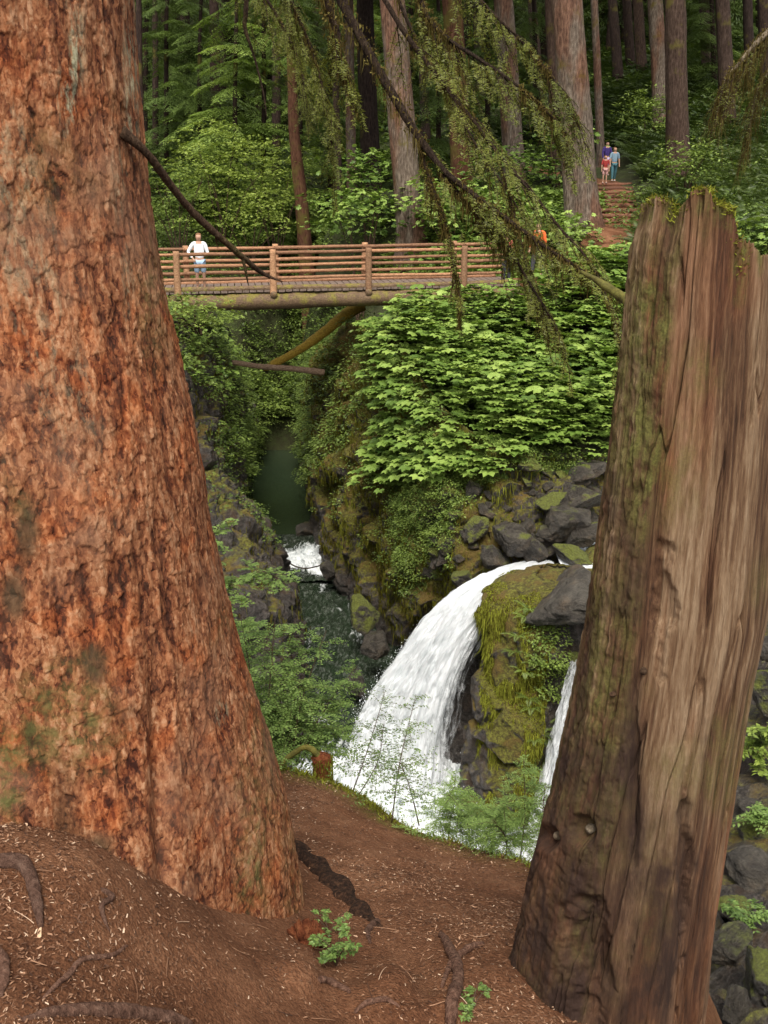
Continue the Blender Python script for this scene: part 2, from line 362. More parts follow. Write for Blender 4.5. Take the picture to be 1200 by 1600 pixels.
M['bark_grey'] = m_bark('grey_bark', (.030, .023, .018), (.11, .085, .066), (.25, .21, .17), .1)
M['bark_brown'] = m_bark('brown_bark', (.016, .009, .007), (.055, .034, .025), (.125, .086, .066), .15)
M['bark_dark'] = m_bark('dark_bark', (.010, .006, .005), (.032, .02, .016), (.075, .052, .04), .2)
M['bark_rust'] = m_bark('rusty_bark', (.03, .012, .006), (.085, .038, .022), (.16, .085, .05), .55)
M['branch'] = m_bark('dark_branch', (.012, .007, .005), (.04, .024, .015), (.10, .07, .045), .2, 6.)
M['branch_dead'] = m_bark('dead_branch', (.03, .016, .01), (.085, .05, .03), (.17, .115, .07), .15, 6.)
M['twig_pale'] = m_bark('pale_twig', (.12, .09, .06), (.24, .19, .13), (.4, .33, .24), 0, 6.)
M['root'] = m_bark('exposed_root', (.06, .03, .02), (.15, .08, .055), (.26, .16, .115), 0, 4.)
M['stem'] = m_plain('shrub_stem', (.06, .035, .02))
M['rail'] = m_wood('peeled_log_rail', (.12, .055, .030), (.30, .155, .085), (.50, .31, .19))
M['post'] = m_wood('peeled_log_post', (.15, .075, .040), (.34, .19, .105), (.52, .34, .21))
M['beam'] = m_wood('mossy_log_beam', (.045, .026, .015), (.13, .085, .05), (.24, .17, .10), .35)
M['deck'] = m_wood('weathered_plank', (.09, .06, .045), (.24, .18, .15), (.4, .33, .29))
M['log_moss'] = m_wood('mossy_log', (.18, .10, .015), (.46, .30, .04), (.62, .46, .09), .2)
M['moss_stub'] = m_wood('green_mossy_wood', (.05, .04, .012), (.13, .125, .025), (.24, .25, .05), .5)
M['log'] = m_wood('bare_log', (.14, .08, .05), (.36, .24, .16), (.55, .42, .30), .0)
M['step'] = m_wood('trail_step_wood', (.05, .022, .014), (.14, .06, .035), (.24, .12, .075))
M['rotten'] = m_bark('rotten_wood', (.010, .006, .004), (.04, .02, .012), (.12, .06, .032), .3, 3.)
M['red_rot'] = m_bark('crumbling_red_wood', (.06, .014, .006), (.17, .05, .02), (.30, .12, .05), .35, 3.)

# ================================================================== near ground
def proj(p):
    p = np.asarray(p, float); d = p[..., 1]*cs-p[..., 2]*sn; u = p[..., 1]*sn+p[..., 2]*cs
    return 600+FOC*p[..., 0]/d, 800-FOC*u/d
def tps_fit(pts):
    pts = np.asarray(pts, float); n = len(pts); d = np.linalg.norm(pts[:, None, :2]-pts[None, :, :2], axis=-1)
    K = np.where(d > 0, d**2*np.log(d+1e-12), 0)+np.eye(n)*.02; Q = np.concatenate([np.ones((n, 1)), pts[:, :2]], 1)
    A = np.block([[K, Q], [Q.T, np.zeros((3, 3))]]); s = np.linalg.solve(A, np.concatenate([pts[:, 2], np.zeros(3)]))
    def f(x, y):
        x = np.asarray(x, float); y = np.asarray(y, float); r = s[n]+s[n+1]*x+s[n+2]*y
        for (a, b, _), c in zip(pts, s[:n]):
            q = (x-a)**2+(y-b)**2; r = r+c*.5*q*np.log(q+1e-12)
        return r
    return f
G0 = tps_fit(PP([(100, 1600, 2.0), (0, 1450, 2.25), (150, 1345, 2.62), (0, 1290, 2.72), (-150, 1290, 2.8), (330, 1440, 2.95), (455, 1475, 3.2), (250, 1560, 2.3), (400, 1590, 2.5),
   (600, 1600, 2.75), (600, 1450, 3.6), (700, 1550, 3.0), (700, 1350, 4.8), (600, 1340, 4.7), (640, 1290, 5.6), (500, 1260, 5.5), (430, 1200, 6.2), (520, 1420, 3.75), (830, 1350, 4.9),
   (800, 1540, 3.05), (950, 1610, 2.9), (860, 1450, 3.7), (1100, 1620, 3.0), (1050, 1450, 4.0), (300, 1250, 5.5), (100, 1150, 6.4), (-100, 1100, 6.8), (-400, 1200, 5), (0, 2200, 1.2), (600, 2300, 1.25), (1200, 2300, 1.25), (-500, 1700, 1.8), (1300, 2000, 1.8)]))
CR = PP([(-700, 1060, 7.5), (-100, 1080, 7.2), (250, 1120, 7.0), (430, 1192, 6.3), (560, 1262, 6.0), (640, 1290, 5.6), (720, 1312, 5.3), (830, 1350, 4.9), (900, 1378, 4.5), (1000, 1405, 4.2), (1080, 1480, 3.75), (1080, 1600, 3.1), (1190, 1750, 2.5), (1700, 2300, 1.6)])[:, :2]
CR = crom(CR, 60)
def crest_dist(x, y):
    x = np.asarray(x, float); y = np.asarray(y, float); best = np.full(x.shape, 1e9); sg = np.zeros(x.shape)
    for a, b in zip(CR[:-1], CR[1:]):
        d = b-a; L = d@d; t = np.clip(((x-a[0])*d[0]+(y-a[1])*d[1])/L, 0, 1)
        qx, qy = x-a[0]-t*d[0], y-a[1]-t*d[1]; q = np.hypot(qx, qy); s = d[0]*qy-d[1]*qx
        m = q < best; best = np.where(m, q, best); sg = np.where(m, s, sg)
    return np.where(sg > 0, best, -best)
BUMPS = []
def gz(x, y):
    s = crest_dist(x, y); z = G0(x, y)
    z = np.where(s > 0, np.minimum(z, -2.6)-np.minimum(.8*s**1.3+1.5*s, 9), z); z = np.where((s > .8) & (y > 4), np.minimum(z, -5.4-(s-.8)*1.5), z)
    p = np.stack([np.asarray(x, float), np.asarray(y, float), np.zeros_like(z)], -1)
    for bx, by, bh, bw in BUMPS: z = z+bh*np.exp(-(((x-bx)/bw)**2+((y-by)/(bw*1.3))**2)**1.5)
    return z+.035*fbm(p*2.2, 3, 5)+.012*fbm(p*9, 3, 9)
def hit(px, py):
    """ground point seen at a pixel"""
    a, b = 1.0, 9.0; q = np.linspace(a, b, 400); pts = np.array([P(px, py, t) for t in q]); d = pts[:, 2]-gz(pts[:, 0], pts[:, 1])
    i = np.argmax(d < 0); return pts[i] if d[i] < 0 else pts[-1]
for a_, b_, h_, w_ in ((612, 1556, .085, .085), (470, 1545, .07, .08), (704, 1600, .06, .07), (575, 1590, .05, .10), (640, 1600, .05, .1)):
    q_ = hit(a_, b_); BUMPS.append((q_[0], q_[1]+.06, h_, w_))
gx = np.concatenate([np.linspace(-8, -2.4, 60)[:-1], np.arange(-2.4, 1.9, .0135), np.linspace(1.9, 5, 40)])
gy = np.concatenate([np.linspace(-1.5, 1.7, 40)[:-1], np.arange(1.7, 6.6, .0165), np.linspace(6.62, 11, 60)])
GX, GY = np.meshgrid(gx, gy); GZ = gz(GX, GY); sd = crest_dist(GX, GY)
pp = np.stack([GX, GY, GZ], -1)
w1 = worley(pp*np.array([26, 26, 10]), 3)
GZ = GZ+.006*w1[2]*(w1[1]-w1[0])+.006*fbm(pp*38, 3, 3)
gm = sstep(-.32, -.02, sd+.12*fbm(pp*3, 3, 8))*sstep(1.1, .2, pp[..., 0])*.85+sstep(.0, .8, sd)*.9
mk('ground', np.stack([GX, GY, GZ], -1), gridF(len(gy), len(gx)), M['soil'], attrs={'moss': gm}, org=(0, 0, 0))['kind'] = 'structure'

# litter of needles and wood chips: one uncountable mass
rng = np.random.default_rng(7)
def litter():
    n = 190000; x = rng.uniform(-2.3, 1.6, n); y = 1.75+rng.random(n)**1.4*4.6; s = crest_dist(x, y); k = (s < .05); x, y = x[k], y[k]
    pt = np.stack([x, y, np.zeros_like(x)], -1); dn = fbm(pt*1.6, 3, 44)+.35*sstep(.9, .3, np.abs(x+1.1))*sstep(3.2, 2.6, y)
    k = rng.random(len(x)) < np.clip(.45+dn*1.3, .12, 1); x, y = x[k], y[k]; n = len(x)
    z = gz(x, y)+.006
    e = .02; nx = (gz(x+e, y)-gz(x-e, y))/(2*e); ny = (gz(x, y+e)-gz(x, y-e))/(2*e)
    nn = np.stack([-nx, -ny, np.ones(n)], -1)+rng.normal(0, .3, (n, 3)); nn /= np.linalg.norm(nn, axis=1, keepdims=True)
    a = rng.uniform(0, 2*math.pi, n); d = np.stack([np.cos(a), np.sin(a), np.zeros(n)], -1); d -= nn*(d*nn).sum(1, keepdims=True)
    tv = np.array([[-.3, -.5, 0], [.5, -.35, .08], [.25, .5, 0], [-.5, .25, .1]]); L = rng.gamma(2.2, .0046, n)+.004; L = np.minimum(np.where(rng.random(n) < .03, L*2, L), .020)*np.interp(y, [1.8, 3.2], [.75, 1.1]); W = L*rng.uniform(.10, .42, n)
    T = np.clip(rng.beta(1.7, 2.4, n)+(rng.random(n) < .04)*.5, 0, 1)
    V, F, T = inst(tv, np.array([[0, 1, 2, 3]]), np.stack([x, y, z], -1), basis(d, nn), np.stack([W, L, L*.6], -1), T)
    tag(mk('needle_litter', V, F, M['litter'], attrs={'tint': T}, org=(0, 0, 0), smooth=False), kind='stuff')
litter()
def twigs():
    r_ = np.random.default_rng(19); ps = []
    for k in range(420):
        x, y = r_.uniform(-2.1, 1.3), 1.8+r_.random()**1.3*4.2
        if crest_dist(x, y) > 0: continue
        a = r_.uniform(0, 6.28); l = r_.gamma(3, .018)+.015; t = np.linspace(-.5, .5, 6); b = r_.normal(0, .25)
        xx_ = x+l*(np.cos(a)*t-np.sin(a)*b*t*t); yy_ = y+l*(np.sin(a)*t+np.cos(a)*b*t*t); rr = r_.uniform(.0008, .0026)
        V, F = tube(np.stack([xx_, yy_, gz(xx_, yy_)+.007+rr+.01*r_.random()*(t+.5)], -1), np.linspace(rr, rr*.5, 6), 5, caps=False); ps.append((V, F, np.full(len(V), r_.beta(1.5, 2))))
    tag(mkparts('fallen_twigs', ps, M['litter'], org=(0, 0, 0)), kind='stuff')
twigs()

# ================================================================== the big red trunk at the left
def silhouette_r(cx, Y, z, edge_py, edge_px, side=1):
    a = np.linspace(0, 2*math.pi, 180); lo, hi = .1, 2.5
    for _ in range(30):
        r = (lo+hi)/2; px, py = proj(np.stack([cx+r*np.cos(a), Y+r*np.sin(a), np.full_like(a, z)], -1))
        q = side*(px-np.interp(py, edge_py, edge_px)); lo, hi = (lo, r) if q.max() > 0 else (r, hi)
    return lo
TY = 3.6; TX = P(10, 700, TY)[0]
ty = np.linspace(-200, 1640, 30); tz = np.array([P(10, q, TY)[2] for q in ty])
EPY = [-400, -200, 0, 150, 250, 400, 500, 600, 700, 800, 900, 1000, 1100, 1200, 1300, 1400, 1450, 1520, 1700]
EPX = [190, 198, 207, 216, 226, 246, 266, 291, 312, 326, 345, 366, 394, 424, 446, 462, 474, 500, 560]
tr = np.array([silhouette_r(TX, TY, z, EPY, EPX) for z in tz])
def trunk_left():
    root = thing('conifer_tree', 'huge flaky red-barked conifer trunk filling the left side of the photo', 'tree', (TX, TY, -2.6))
    f0 = math.atan2(-TY, -TX)                       # direction facing the viewer
    th = np.concatenate([f0+np.linspace(-1.75, 1.75, 520), f0+np.linspace(1.75, 2*math.pi-1.75, 72)[1:-1]])
    zz = np.concatenate([np.arange(-3.5, .75, .0043), np.linspace(.75, 9, 120)[1:]])
    o = np.argsort(tz); R = np.interp(zz, tz[o], tr[o]); hi = zz > tz.max(); R[hi] = tr[np.argmax(tz)]*(1-(zz[hi]-tz.max())*.035)
    low = zz < tz.min(); R[low] = R[low]
    T, Z = np.meshgrid(th, zz); RR = np.repeat(R[:, None], len(th), 1)
    fl = sstep(-1.2, -2.7, Z); rel = (T-f0+math.pi) % (2*math.pi)-math.pi
    RR = RR*(1+fl*.05*np.sin(5*T+.7)+.012*np.sin(9*T+Z)*fl)
    RR -= fl**1.5*.13*np.exp(-((rel-.04-.05*(Z+2))/.10)**2)*sstep(-1.55, -2.1, Z)
    RR -= .045*np.exp(-((rel-.42-.22*(Z+2.2))/.05)**2)*sstep(-1.2, -2.1, Z)
    pos = np.stack([RR*np.cos(T), RR*np.sin(T), Z], -1)
    lean = np.array([.10, 0, 0])
    tw = pos+np.stack([fbm(pos*3, 2, 1), fbm(pos*3, 2, 2), fbm(pos*3, 2, 3)*1.5], -1)*.12
    sq = pos*np.array([1, 1, .34])+.05*np.stack([fbm(pos*9, 3, 11), fbm(pos*9, 3, 12), fbm(pos*9, 3, 13)], -1)
    A = worley(sq*11, 21); B = worley(sq*29, 31); D = worley((pos*np.array([1, 1, .5])+.03*np.stack([fbm(pos*15, 2, 14), fbm(pos*15, 2, 15), fbm(pos*15, 2, 16)], -1))*60, 41)
    eA = sstep(.0, .09, A[1]-A[0]); eB = sstep(.0, .10, B[1]-B[0]); eD = sstep(0, .14, D[1]-D[0])
    lg = fbm(tw*np.array([2.2, 2.2, .7]), 4, 51)
    ridg = 1-np.abs(fbm(tw*np.array([13, 13, 1.5]), 3, 61))*4.5
    big = np.clip((A[2]-.5)*1.4, -.5, .6)
    fr = fbm(pos*np.array([70, 70, 15])+2*fbm(pos*12, 2, 66)[..., None], 3, 62)
    disp = .030*lg+.010*big*eA-.003*(1-eA)+.0075*(B[2]-.4)*eB-.0015*(1-eB)-.005*B[3][..., 2]+.009*ridg+.0045*(D[2]-.5)*eD-.002*D[3][..., 2]+.003*fr
    disp = .030*lg+(disp-.030*lg)*.52
    H = np.clip(.08*eA+.10*eB+.08*eD+.30*B[2]+.28*D[2]+.16*ridg+.45*fr+.08, 0, 1)
    rd = RR+disp
    V = np.stack([TX+rd*np.cos(T)+0*Z, TY+rd*np.sin(T), Z], -1)
    px, py = proj(V)
    def blob(cx, cy, rx, ry): return np.clip(1.35-np.hypot((px-cx)/rx, (py-cy)/ry)+.5*fbm(tw*9, 3, 71), 0, 1)
    lich = np.clip(sstep(.05, .30, fbm(pos*np.array([3.5, 3.5, .9]), 3, 81))*sstep(-1.6, .1, Z)*.4
                   + blob(118, 60, 16, 90)+.8*blob(105, 160, 14, 60)+.8*blob(205, 120, 12, 150)+.6*blob(185, 280, 12, 60)+.7*blob(345, 1110, 10, 22)+.5*blob(200, 450, 10, 70), 0, 1)
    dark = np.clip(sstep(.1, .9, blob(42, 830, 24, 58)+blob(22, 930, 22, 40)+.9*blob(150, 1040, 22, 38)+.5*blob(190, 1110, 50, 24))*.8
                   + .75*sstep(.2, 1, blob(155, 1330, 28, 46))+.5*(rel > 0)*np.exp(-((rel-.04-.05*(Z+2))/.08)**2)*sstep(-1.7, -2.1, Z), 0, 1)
    green = np.clip(.75*blob(100, 1120, 90, 90)+.9*blob(5, 1230, 30, 90)+.8*blob(395, 1370, 26, 90)+.5*blob(240, 480, 40, 100)+.4*sstep(.1, .35, fbm(pos*2.1, 3, 91)), 0, 1)
    top = len(zz)-1
    Vv = V.reshape(-1, 3); n = len(Vv); F = gridF(len(zz), len(th), True)
    capc = np.array([[TX, TY, zz[-1]+.3]]); j = np.arange(len(th)); j2 = (j+1) % len(th)
    Vv = np.concatenate([Vv, capc]); Ft = np.stack([top*len(th)+j, top*len(th)+j2, np.full(len(th), n)], -1)
    ex = lambda a: np.append(a.ravel(), 0)
    pid = np.clip(B[2]*.6+A[2]*.4, 0, 1)*eB*eA
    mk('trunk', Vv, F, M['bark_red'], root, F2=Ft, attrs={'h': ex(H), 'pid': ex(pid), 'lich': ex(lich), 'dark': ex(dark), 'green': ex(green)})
    # long dead bough hanging to the lower right, with a twig
    b = mktube('dead_bough', crom(PP([(190, 205, 3.45), (228, 238, 3.5), (262, 283, 3.6), (300, 330, 3.7), (345, 372, 3.8), (385, 407, 3.9), (412, 428, 4.0), (441, 440, 4.05)]), 40),
               np.interp(np.linspace(0, 1, 40), [0, .1, .5, .8, 1], [.020, .014, .013, .010, .0025]), M['branch_dead'], root, 10, .12, 4)
    b['_org'] = root['_org']
    mktube('twig', crom(PP([(378, 400, 3.88), (383, 420, 3.88), (388, 445, 3.9)]), 8), [.008, .007, .006, .006, .005, .004, .003, .002], M['branch_dead'], b, 6, .1)
    mktube('twig', crom(PP([(338, 362, 3.79), (338, 378, 3.8), (341, 388, 3.8)]), 6), [.006, .005, .004, .003, .002, .001], M['branch_dead'], b, 6, .1)
    return root
left_tree = trunk_left()

# ================================================================== weathered snag at the right
SY = 3.2; SX = P(1108, 330, SY)[0]
LPY = [250, 330, 420, 560, 700, 800, 900, 1000, 1100, 1200, 1300, 1400, 1450, 1500, 1550, 1600]
LPX = [1003, 1000, 990, 978, 962, 948, 934, 920, 902, 880, 855, 836, 826, 812, 795, 780]
RPY = [250, 450, 700, 950, 1000, 1050, 1200, 1350, 1500, 1600]
RPX = [1236, 1232, 1222, 1200, 1190, 1178, 1155, 1134, 1112, 1102]
def snag():
    root = thing('tree_snag', 'tall broken weathered brown tree snag with jagged mossy top at the right', 'tree snag', (SX, SY, -2.9))
    zk = np.linspace(.2, -3.2, 30); cxs, rs = [], []
    for z in zk:
        cx = SX
        for _ in range(25):
            rl = silhouette_r(cx, SY, z, LPY, LPX, -1); rr = silhouette_r(cx, SY, z, RPY, RPX, 1); cx += (rr-rl)*.45
        cxs.append(cx); rs.append((rl+rr)/2)
    cxs, rs = np.array(cxs), np.array(rs)
    f0 = math.atan2(-SY, -SX)
    th = np.concatenate([f0+np.linspace(-1.7, 1.7, 430), f0+np.linspace(1.7, 2*math.pi-1.7, 62)[1:-1]])
    rel = (th-f0+math.pi) % (2*math.pi)-math.pi
    # jagged rim: silhouette height against angle round the rim
    r_top = np.interp(0, zk[::-1], rs[::-1]); cxt = np.interp(0, zk[::-1], cxs[::-1])
    rx = np.stack([cxt+r_top*np.cos(th), SY+r_top*np.sin(th), np.full_like(th, -.1)], -1); pxr, _ = proj(rx)
    hp = np.interp(pxr, [985, 1002, 1010, 1028, 1040, 1046, 1052, 1062, 1070, 1080, 1090, 1102, 1112, 1122, 1140, 1146, 1152, 1170, 1182, 1200, 1240],
                        [350, 326, 316, 309, 316, 338, 342, 322, 308, 300, 296, 298, 316, 322, 328, 342, 376, 378, 398, 403, 410])
    zt = np.array([P(a, b, 2.97)[2] for a, b in zip(pxr, hp)])
    back = np.abs(rel) > 1.45
    zt = np.where(back, -.35+.22*fbm(np.stack([th*2.2, th*0, th*0], -1), 3, 5), zt)
    zt = zt+.006*noise(np.stack([th*60, th*0, th*0], -1), 3)+.006*noise(np.stack([th*170, th*0, th*0], -1), 4)
    nz = 760; s = np.linspace(0, 1, nz); z0 = -3.6
    Z = z0+(zt[None, :]-z0)*s[:, None]; T = np.repeat(th[None], nz, 0)
    R = np.interp(Z.ravel(), zk[::-1], rs[::-1]).reshape(Z.shape); CX = np.interp(Z.ravel(), zk[::-1], cxs[::-1]).reshape(Z.shape)
    RL = np.repeat(rel[None], nz, 0)
    fl = sstep(-1.7, -3.0, Z)
    pos = np.stack([.3*np.cos(T), .3*np.sin(T), Z], -1)
    tw = pos+.03*np.stack([fbm(pos*2, 2, 6), fbm(pos*2, 2, 7), 0*Z], -1)
    g1 = fbm(tw*np.array([9, 9, .55]), 3, 101); g2 = fbm(tw*np.array([34, 34, 1.6]), 3, 111); g3 = fbm(tw*np.array([95, 95, 4]), 2, 121)
    crack = 1-sstep(.0, .035, np.abs(fbm(tw*np.array([14, 14, .9]), 3, 131)+.02))
    disp = .020*g1+.006*g2+.006*g3-.016*crack
    # bark remnant slab at the left, standing proud of the bare wood
    slab = sstep(.06, -.04, RL+.36+.10*fbm(pos*3.2, 3, 141)+.13*sstep(-.2, -1.2, Z)-.20*sstep(-1., -2.2, Z))*sstep(.1, -.15, Z+.0)
    slab = slab*sstep(.02, .14, zt[None]-Z); disp += .020*slab+slab*.010*fbm(pos*30, 3, 151)
    # hollows and knots
    px_, py_ = proj(np.stack([CX+R*np.cos(T), SY+R*np.sin(T), Z], -1))
    def blob(cx, cy, rx, ry, k=.3): return np.clip(1.3-np.hypot((px_-cx)/rx, (py_-cy)/ry)+k*fbm(pos*14, 3, 161), 0, 1)
    ho = sstep(.1, .9, blob(868, 1308, 14, 22))+sstep(.1, .9, blob(914, 1296, 20, 26)); disp -= .045*ho
    disp -= .03*sstep(.2, 1, blob(1035, 930, 24, 120, .6))+.035*sstep(.2, 1, blob(1070, 1350, 14, 150, .6))+.025*sstep(.2, 1, blob(990, 1230, 10, 160, .5))+.05*sstep(.2, 1, blob(920, 1500, 40, 120, .6))
    R2 = R*(1+fl*.06*np.sin(4*T+1.2)+fl*.05*np.sin(7*T))+disp
    V = np.stack([CX+R2*np.cos(T), SY+R2*np.sin(T), Z], -1)
    H = np.clip(.5+1.1*g1+.9*g2+.7*g3-.4*crack, 0, 1)
    moss = np.clip(.45*sstep(.05, .3, fbm(pos*np.array([4, 4, 1.6]), 3, 177))+.7*slab*sstep(-.5, .2, fbm(pos*2.5, 3, 171)+.15)+.8*sstep(.03, 0, zt[None]-Z-.05-.02*g2)*sstep(-.1, .3, noise(np.stack([T*9, T*0, T*0], -1), 8)+.25)+.8*blob(1045, 335, 16, 18)+.9*blob(1155, 430, 14, 42)+.5*blob(940, 900, 20, 260)+.8*blob(1010, 520, 40, 70)+.55*blob(1090, 580, 40, 45)+.5*blob(1045, 730, 60, 110), 0, 1)
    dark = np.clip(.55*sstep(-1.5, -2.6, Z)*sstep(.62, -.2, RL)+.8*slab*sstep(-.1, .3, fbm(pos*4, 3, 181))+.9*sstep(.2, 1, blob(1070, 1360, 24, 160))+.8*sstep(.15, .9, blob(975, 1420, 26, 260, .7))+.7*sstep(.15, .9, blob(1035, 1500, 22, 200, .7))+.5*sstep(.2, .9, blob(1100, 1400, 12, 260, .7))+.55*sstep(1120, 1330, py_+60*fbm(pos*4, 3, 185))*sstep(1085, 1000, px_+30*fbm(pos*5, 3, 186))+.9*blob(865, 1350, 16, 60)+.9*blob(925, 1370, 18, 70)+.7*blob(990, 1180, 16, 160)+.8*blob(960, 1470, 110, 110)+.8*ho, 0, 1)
    red = np.clip(sstep(.02, .25, fbm(pos*np.array([7, 7, .9]), 3, 191))*.6+.8*blob(1030, 500, 16, 120)+.8*blob(1035, 720, 20, 60)+.5*blob(1165, 430, 30, 60)+.5*sstep(-1.9, -2.7, Z), 0, 1)
    # hollow inside
    inner = []; nin = 26
    for q in range(1, nin+1):
        f = q/nin; ri = np.maximum(R2[-1]*(1-.10*min(q, 2)/2)-f*.10, .04); zi = zt-.0-.55*f*(.6+.4*f)+.03*noise(np.stack([th*8, th*0+q*.5, th*0], -1), 12)
        inner.append(np.stack([CX[-1]+ri*np.cos(th), SY+ri*np.sin(th), zi], -1))
    inner = np.array(inner); G = np.concatenate([V, inner])
    Vv = G.reshape(-1, 3); n = len(Vv); Vv = np.concatenate([Vv, [[cxt, SY, -1.0]]]); F = gridF(nz+nin, len(th), True)
    j = np.arange(len(th)); j2 = (j+1) % len(th); b = (nz+nin-1)*len(th)
    Ft = np.stack([b+j, b+j2, np.full(len(th), n)], -1)
    def ex(a, v): return np.concatenate([a.ravel(), np.full(nin*len(th)+1, v)])
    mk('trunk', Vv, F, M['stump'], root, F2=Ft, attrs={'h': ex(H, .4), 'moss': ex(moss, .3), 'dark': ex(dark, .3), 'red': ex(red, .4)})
    # knots
    for (a, b_, r) in ((866, 1306, .016), (916, 1298, .017), (1006, 1048, .012), (962, 1082, .010)):
        i = np.argmin((px_-a)**2+(py_-b_)**2+1e6*(np.abs(RL) > 1.5)); c = V.reshape(-1, 3)[i]; d = np.array([c[0]-cxt, c[1]-SY, 0]); d /= np.linalg.norm(d)
        mktube('knot', [c-d*.03, c+d*.004, c+d*.016, c+d*.020], [r, r*1.1, r*.8, r*.25], M['twig_pale'] if r > .013 else M['branch_dead'], root, 10, .3, 5)
    # moss cushions on the rim and the ledge
    pts = []
    rimz = V[-1]; rg = np.random.default_rng(5)
    for (a0, a1, k, dz) in ((1002, 1048, 520, -.02), (1040, 1060, 160, -.01), (1076, 1108, 160, 0), (1112, 1142, 420, 0), (1143, 1165, 500, -.10)):
        idx = np.where((pxr > a0) & (pxr < a1) & (np.abs(rel) < 1.5))[0]
        if not len(idx): continue
        q = rimz[rg.choice(idx, k)]; q = q+rg.normal(0, .006, q.shape); q[:, 2] += dz*rg.random(k)-.004; q[:, 0] += (SX-q[:, 0])*rg.random(k)*.12; q[:, 1] += (SY-q[:, 1])*rg.random(k)*.12; pts.append(q)
    q = np.concatenate(pts); n = len(q); d = rg.normal(0, 1, (n, 3)); d[:, 2] = np.abs(d[:, 2])*.7+.2; up = rg.normal(0, 1, (n, 3))
    tv = np.array([[-.5, 0, 0], [.5, 0, 0], [.35, .6, .1], [0, 1, .25]]); tf = np.array([[0, 1, 2, 3]])
    Vm, Fm, Tm = inst(tv, tf, q, basis(d, up), np.stack([rg.uniform(.003, .006, n), rg.uniform(.008, .022, n), rg.uniform(.008, .022, n)], -1), rg.beta(3, 2, n))
    mk('moss', Vm, Fm, M['moss'], root, attrs={'tint': Tm}, smooth=False)
snag()

# ================================================================== far ground, gorge walls
RTOP = PP([(470, 600, 44), (500, 550, 38), (540, 515, 33), (575, 500, 30), (605, 505, 27.5), (640, 560, 25), (672, 610, 23.2), (725, 665, 21.8), (800, 700, 21.2), (900, 708, 21.2), (1000, 705, 21.5), (1120, 700, 22), (1300, 690, 23)])
LTOP = PP([(-520, 560, 13.5), (40, 560, 17), (150, 535, 20), (225, 505, 23), (252, 488, 26), (275, 482, 28), (315, 500, 31), (350, 528, 35), (368, 560, 40), (385, 590, 44)])
def gorge_inside(x, y):
    poly = np.concatenate([LTOP[:, :2], RTOP[:, :2], [[14, 12.5], [-8, 12.5]]]); c = np.zeros(x.shape, bool); n = len(poly); j = n-1
    for i in range(n):
        a, b = poly[i], poly[j]; c ^= ((a[1] > y) != (b[1] > y)) & (x < (b[0]-a[0])*(y-a[1])/(b[1]-a[1]+1e-12)+a[0]); j = i
    return c
FZ = tps_fit(np.concatenate([RTOP-[0, 0, .25], LTOP-[0, 0, .25], PP([(760, 462, 29.8), (860, 600, 25), (850, 455, 32), (950, 405, 34), (1190, 425, 26), (1150, 560, 23.5), (965, 356, 37.5), (955, 287, 48), (1010, 305, 44), (1050, 275, 45),
    (1120, 190, 60), (980, 125, 80), (1190, 355, 30), (1195, 255, 46), (1190, 110, 72), (900, 240, 62), (750, 262, 60), (700, 160, 90), (500, 388, 45), (640, 372, 42), (760, 415, 36), (300, 445, 38), (290, 380, 50), (250, 310, 62), (400, 400, 50.5),
    (450, 640, 46.5), (460, 560, 49), (440, 490, 49), (370, 510, 46.5), (330, 450, 47), (300, 210, 90), (300, 20, 125), (700, 20, 125), (1190, 0, 115), (1000, 10, 120), (0, 400, 34), (-100, 500, 26), (-200, 200, 80), (1500, 300, 40), (1500, 100, 80), (0, 0, 125), (1600, 0, 120)])]))
fx = np.unique(np.concatenate([np.linspace(-110, -16, 60), np.arange(-16, 21, .22), np.linspace(21, 120, 70)])); fy = np.unique(np.concatenate([np.arange(12.7, 60, .22), np.linspace(60, 150, 110)]))
FX, FY = np.meshgrid(fx, fy); FZz = FZ(FX, FY)
def fz(x, y):
    """far ground height (no gorge cut)"""
    p = np.stack([np.asarray(x, float), np.asarray(y, float), np.zeros_like(np.asarray(x, float))], -1)
    return FZ(x, y)+.25*fbm(p*.35, 3, 201)+.12*fbm(p*1.4, 3, 202)
FZz = fz(FX, FY); FZz = np.where(FY > 118, FZz+(FY-118)*.6, FZz); ins = gorge_inside(FX, FY); FZz = np.where(ins, np.minimum(FZz, -14.), FZz)
mk('hillside', np.stack([FX, FY, FZz], -1), gridF(len(fy), len(fx)), M['terrain'], org=(0, 0, -3))['kind'] = 'structure'

def rocky(net, nr, nc, amp=.30, cell=1.1, seed=0, amp2=.12):
    G = crom(crom(net, nr, 0), nc, 1); n = gnorm(G)
    if (n*G).sum(-1).mean() > 0: n = -n
    q = G+.25*np.stack([fbm(G*1.1, 3, seed+1), fbm(G*1.1, 3, seed+2), fbm(G*1.1, 3, seed+3)], -1)
    A = worley(q/cell*np.array([1, 1, .8]), seed+10); B = worley(q/(cell*.36), seed+20); D = worley(q/(cell*.15), seed+30)
    d = amp*((A[2]-.5)*sstep(0, .16, A[1]-A[0])-.25*(1-sstep(0, .2, A[1]-A[0])))+amp2*((B[2]-.5)*sstep(0, .2, B[1]-B[0])-.2*(1-sstep(0, .2, B[1]-B[0])))+amp2*.4*(D[2]-.5)*sstep(0, .2, D[1]-D[0])+.08*fbm(G*2.3, 4, seed)
    # let the rim and the waterline stay put
    e = np.ones(nr); e[:max(2, nr//25)] = np.linspace(.2, 1, max(2, nr//25))
    G = G+n*(d*e[:, None])[..., None]
    return G, n
def wallnet(cols):
    """cols: list of lists of (px,py,Y) rows, last row (px, Y) on the water"""
    return np.array([[P(*q) if len(q) == 3 else Pz(q[0], q[1], -12.6) for q in c] for c in cols]).transpose(1, 0, 2)
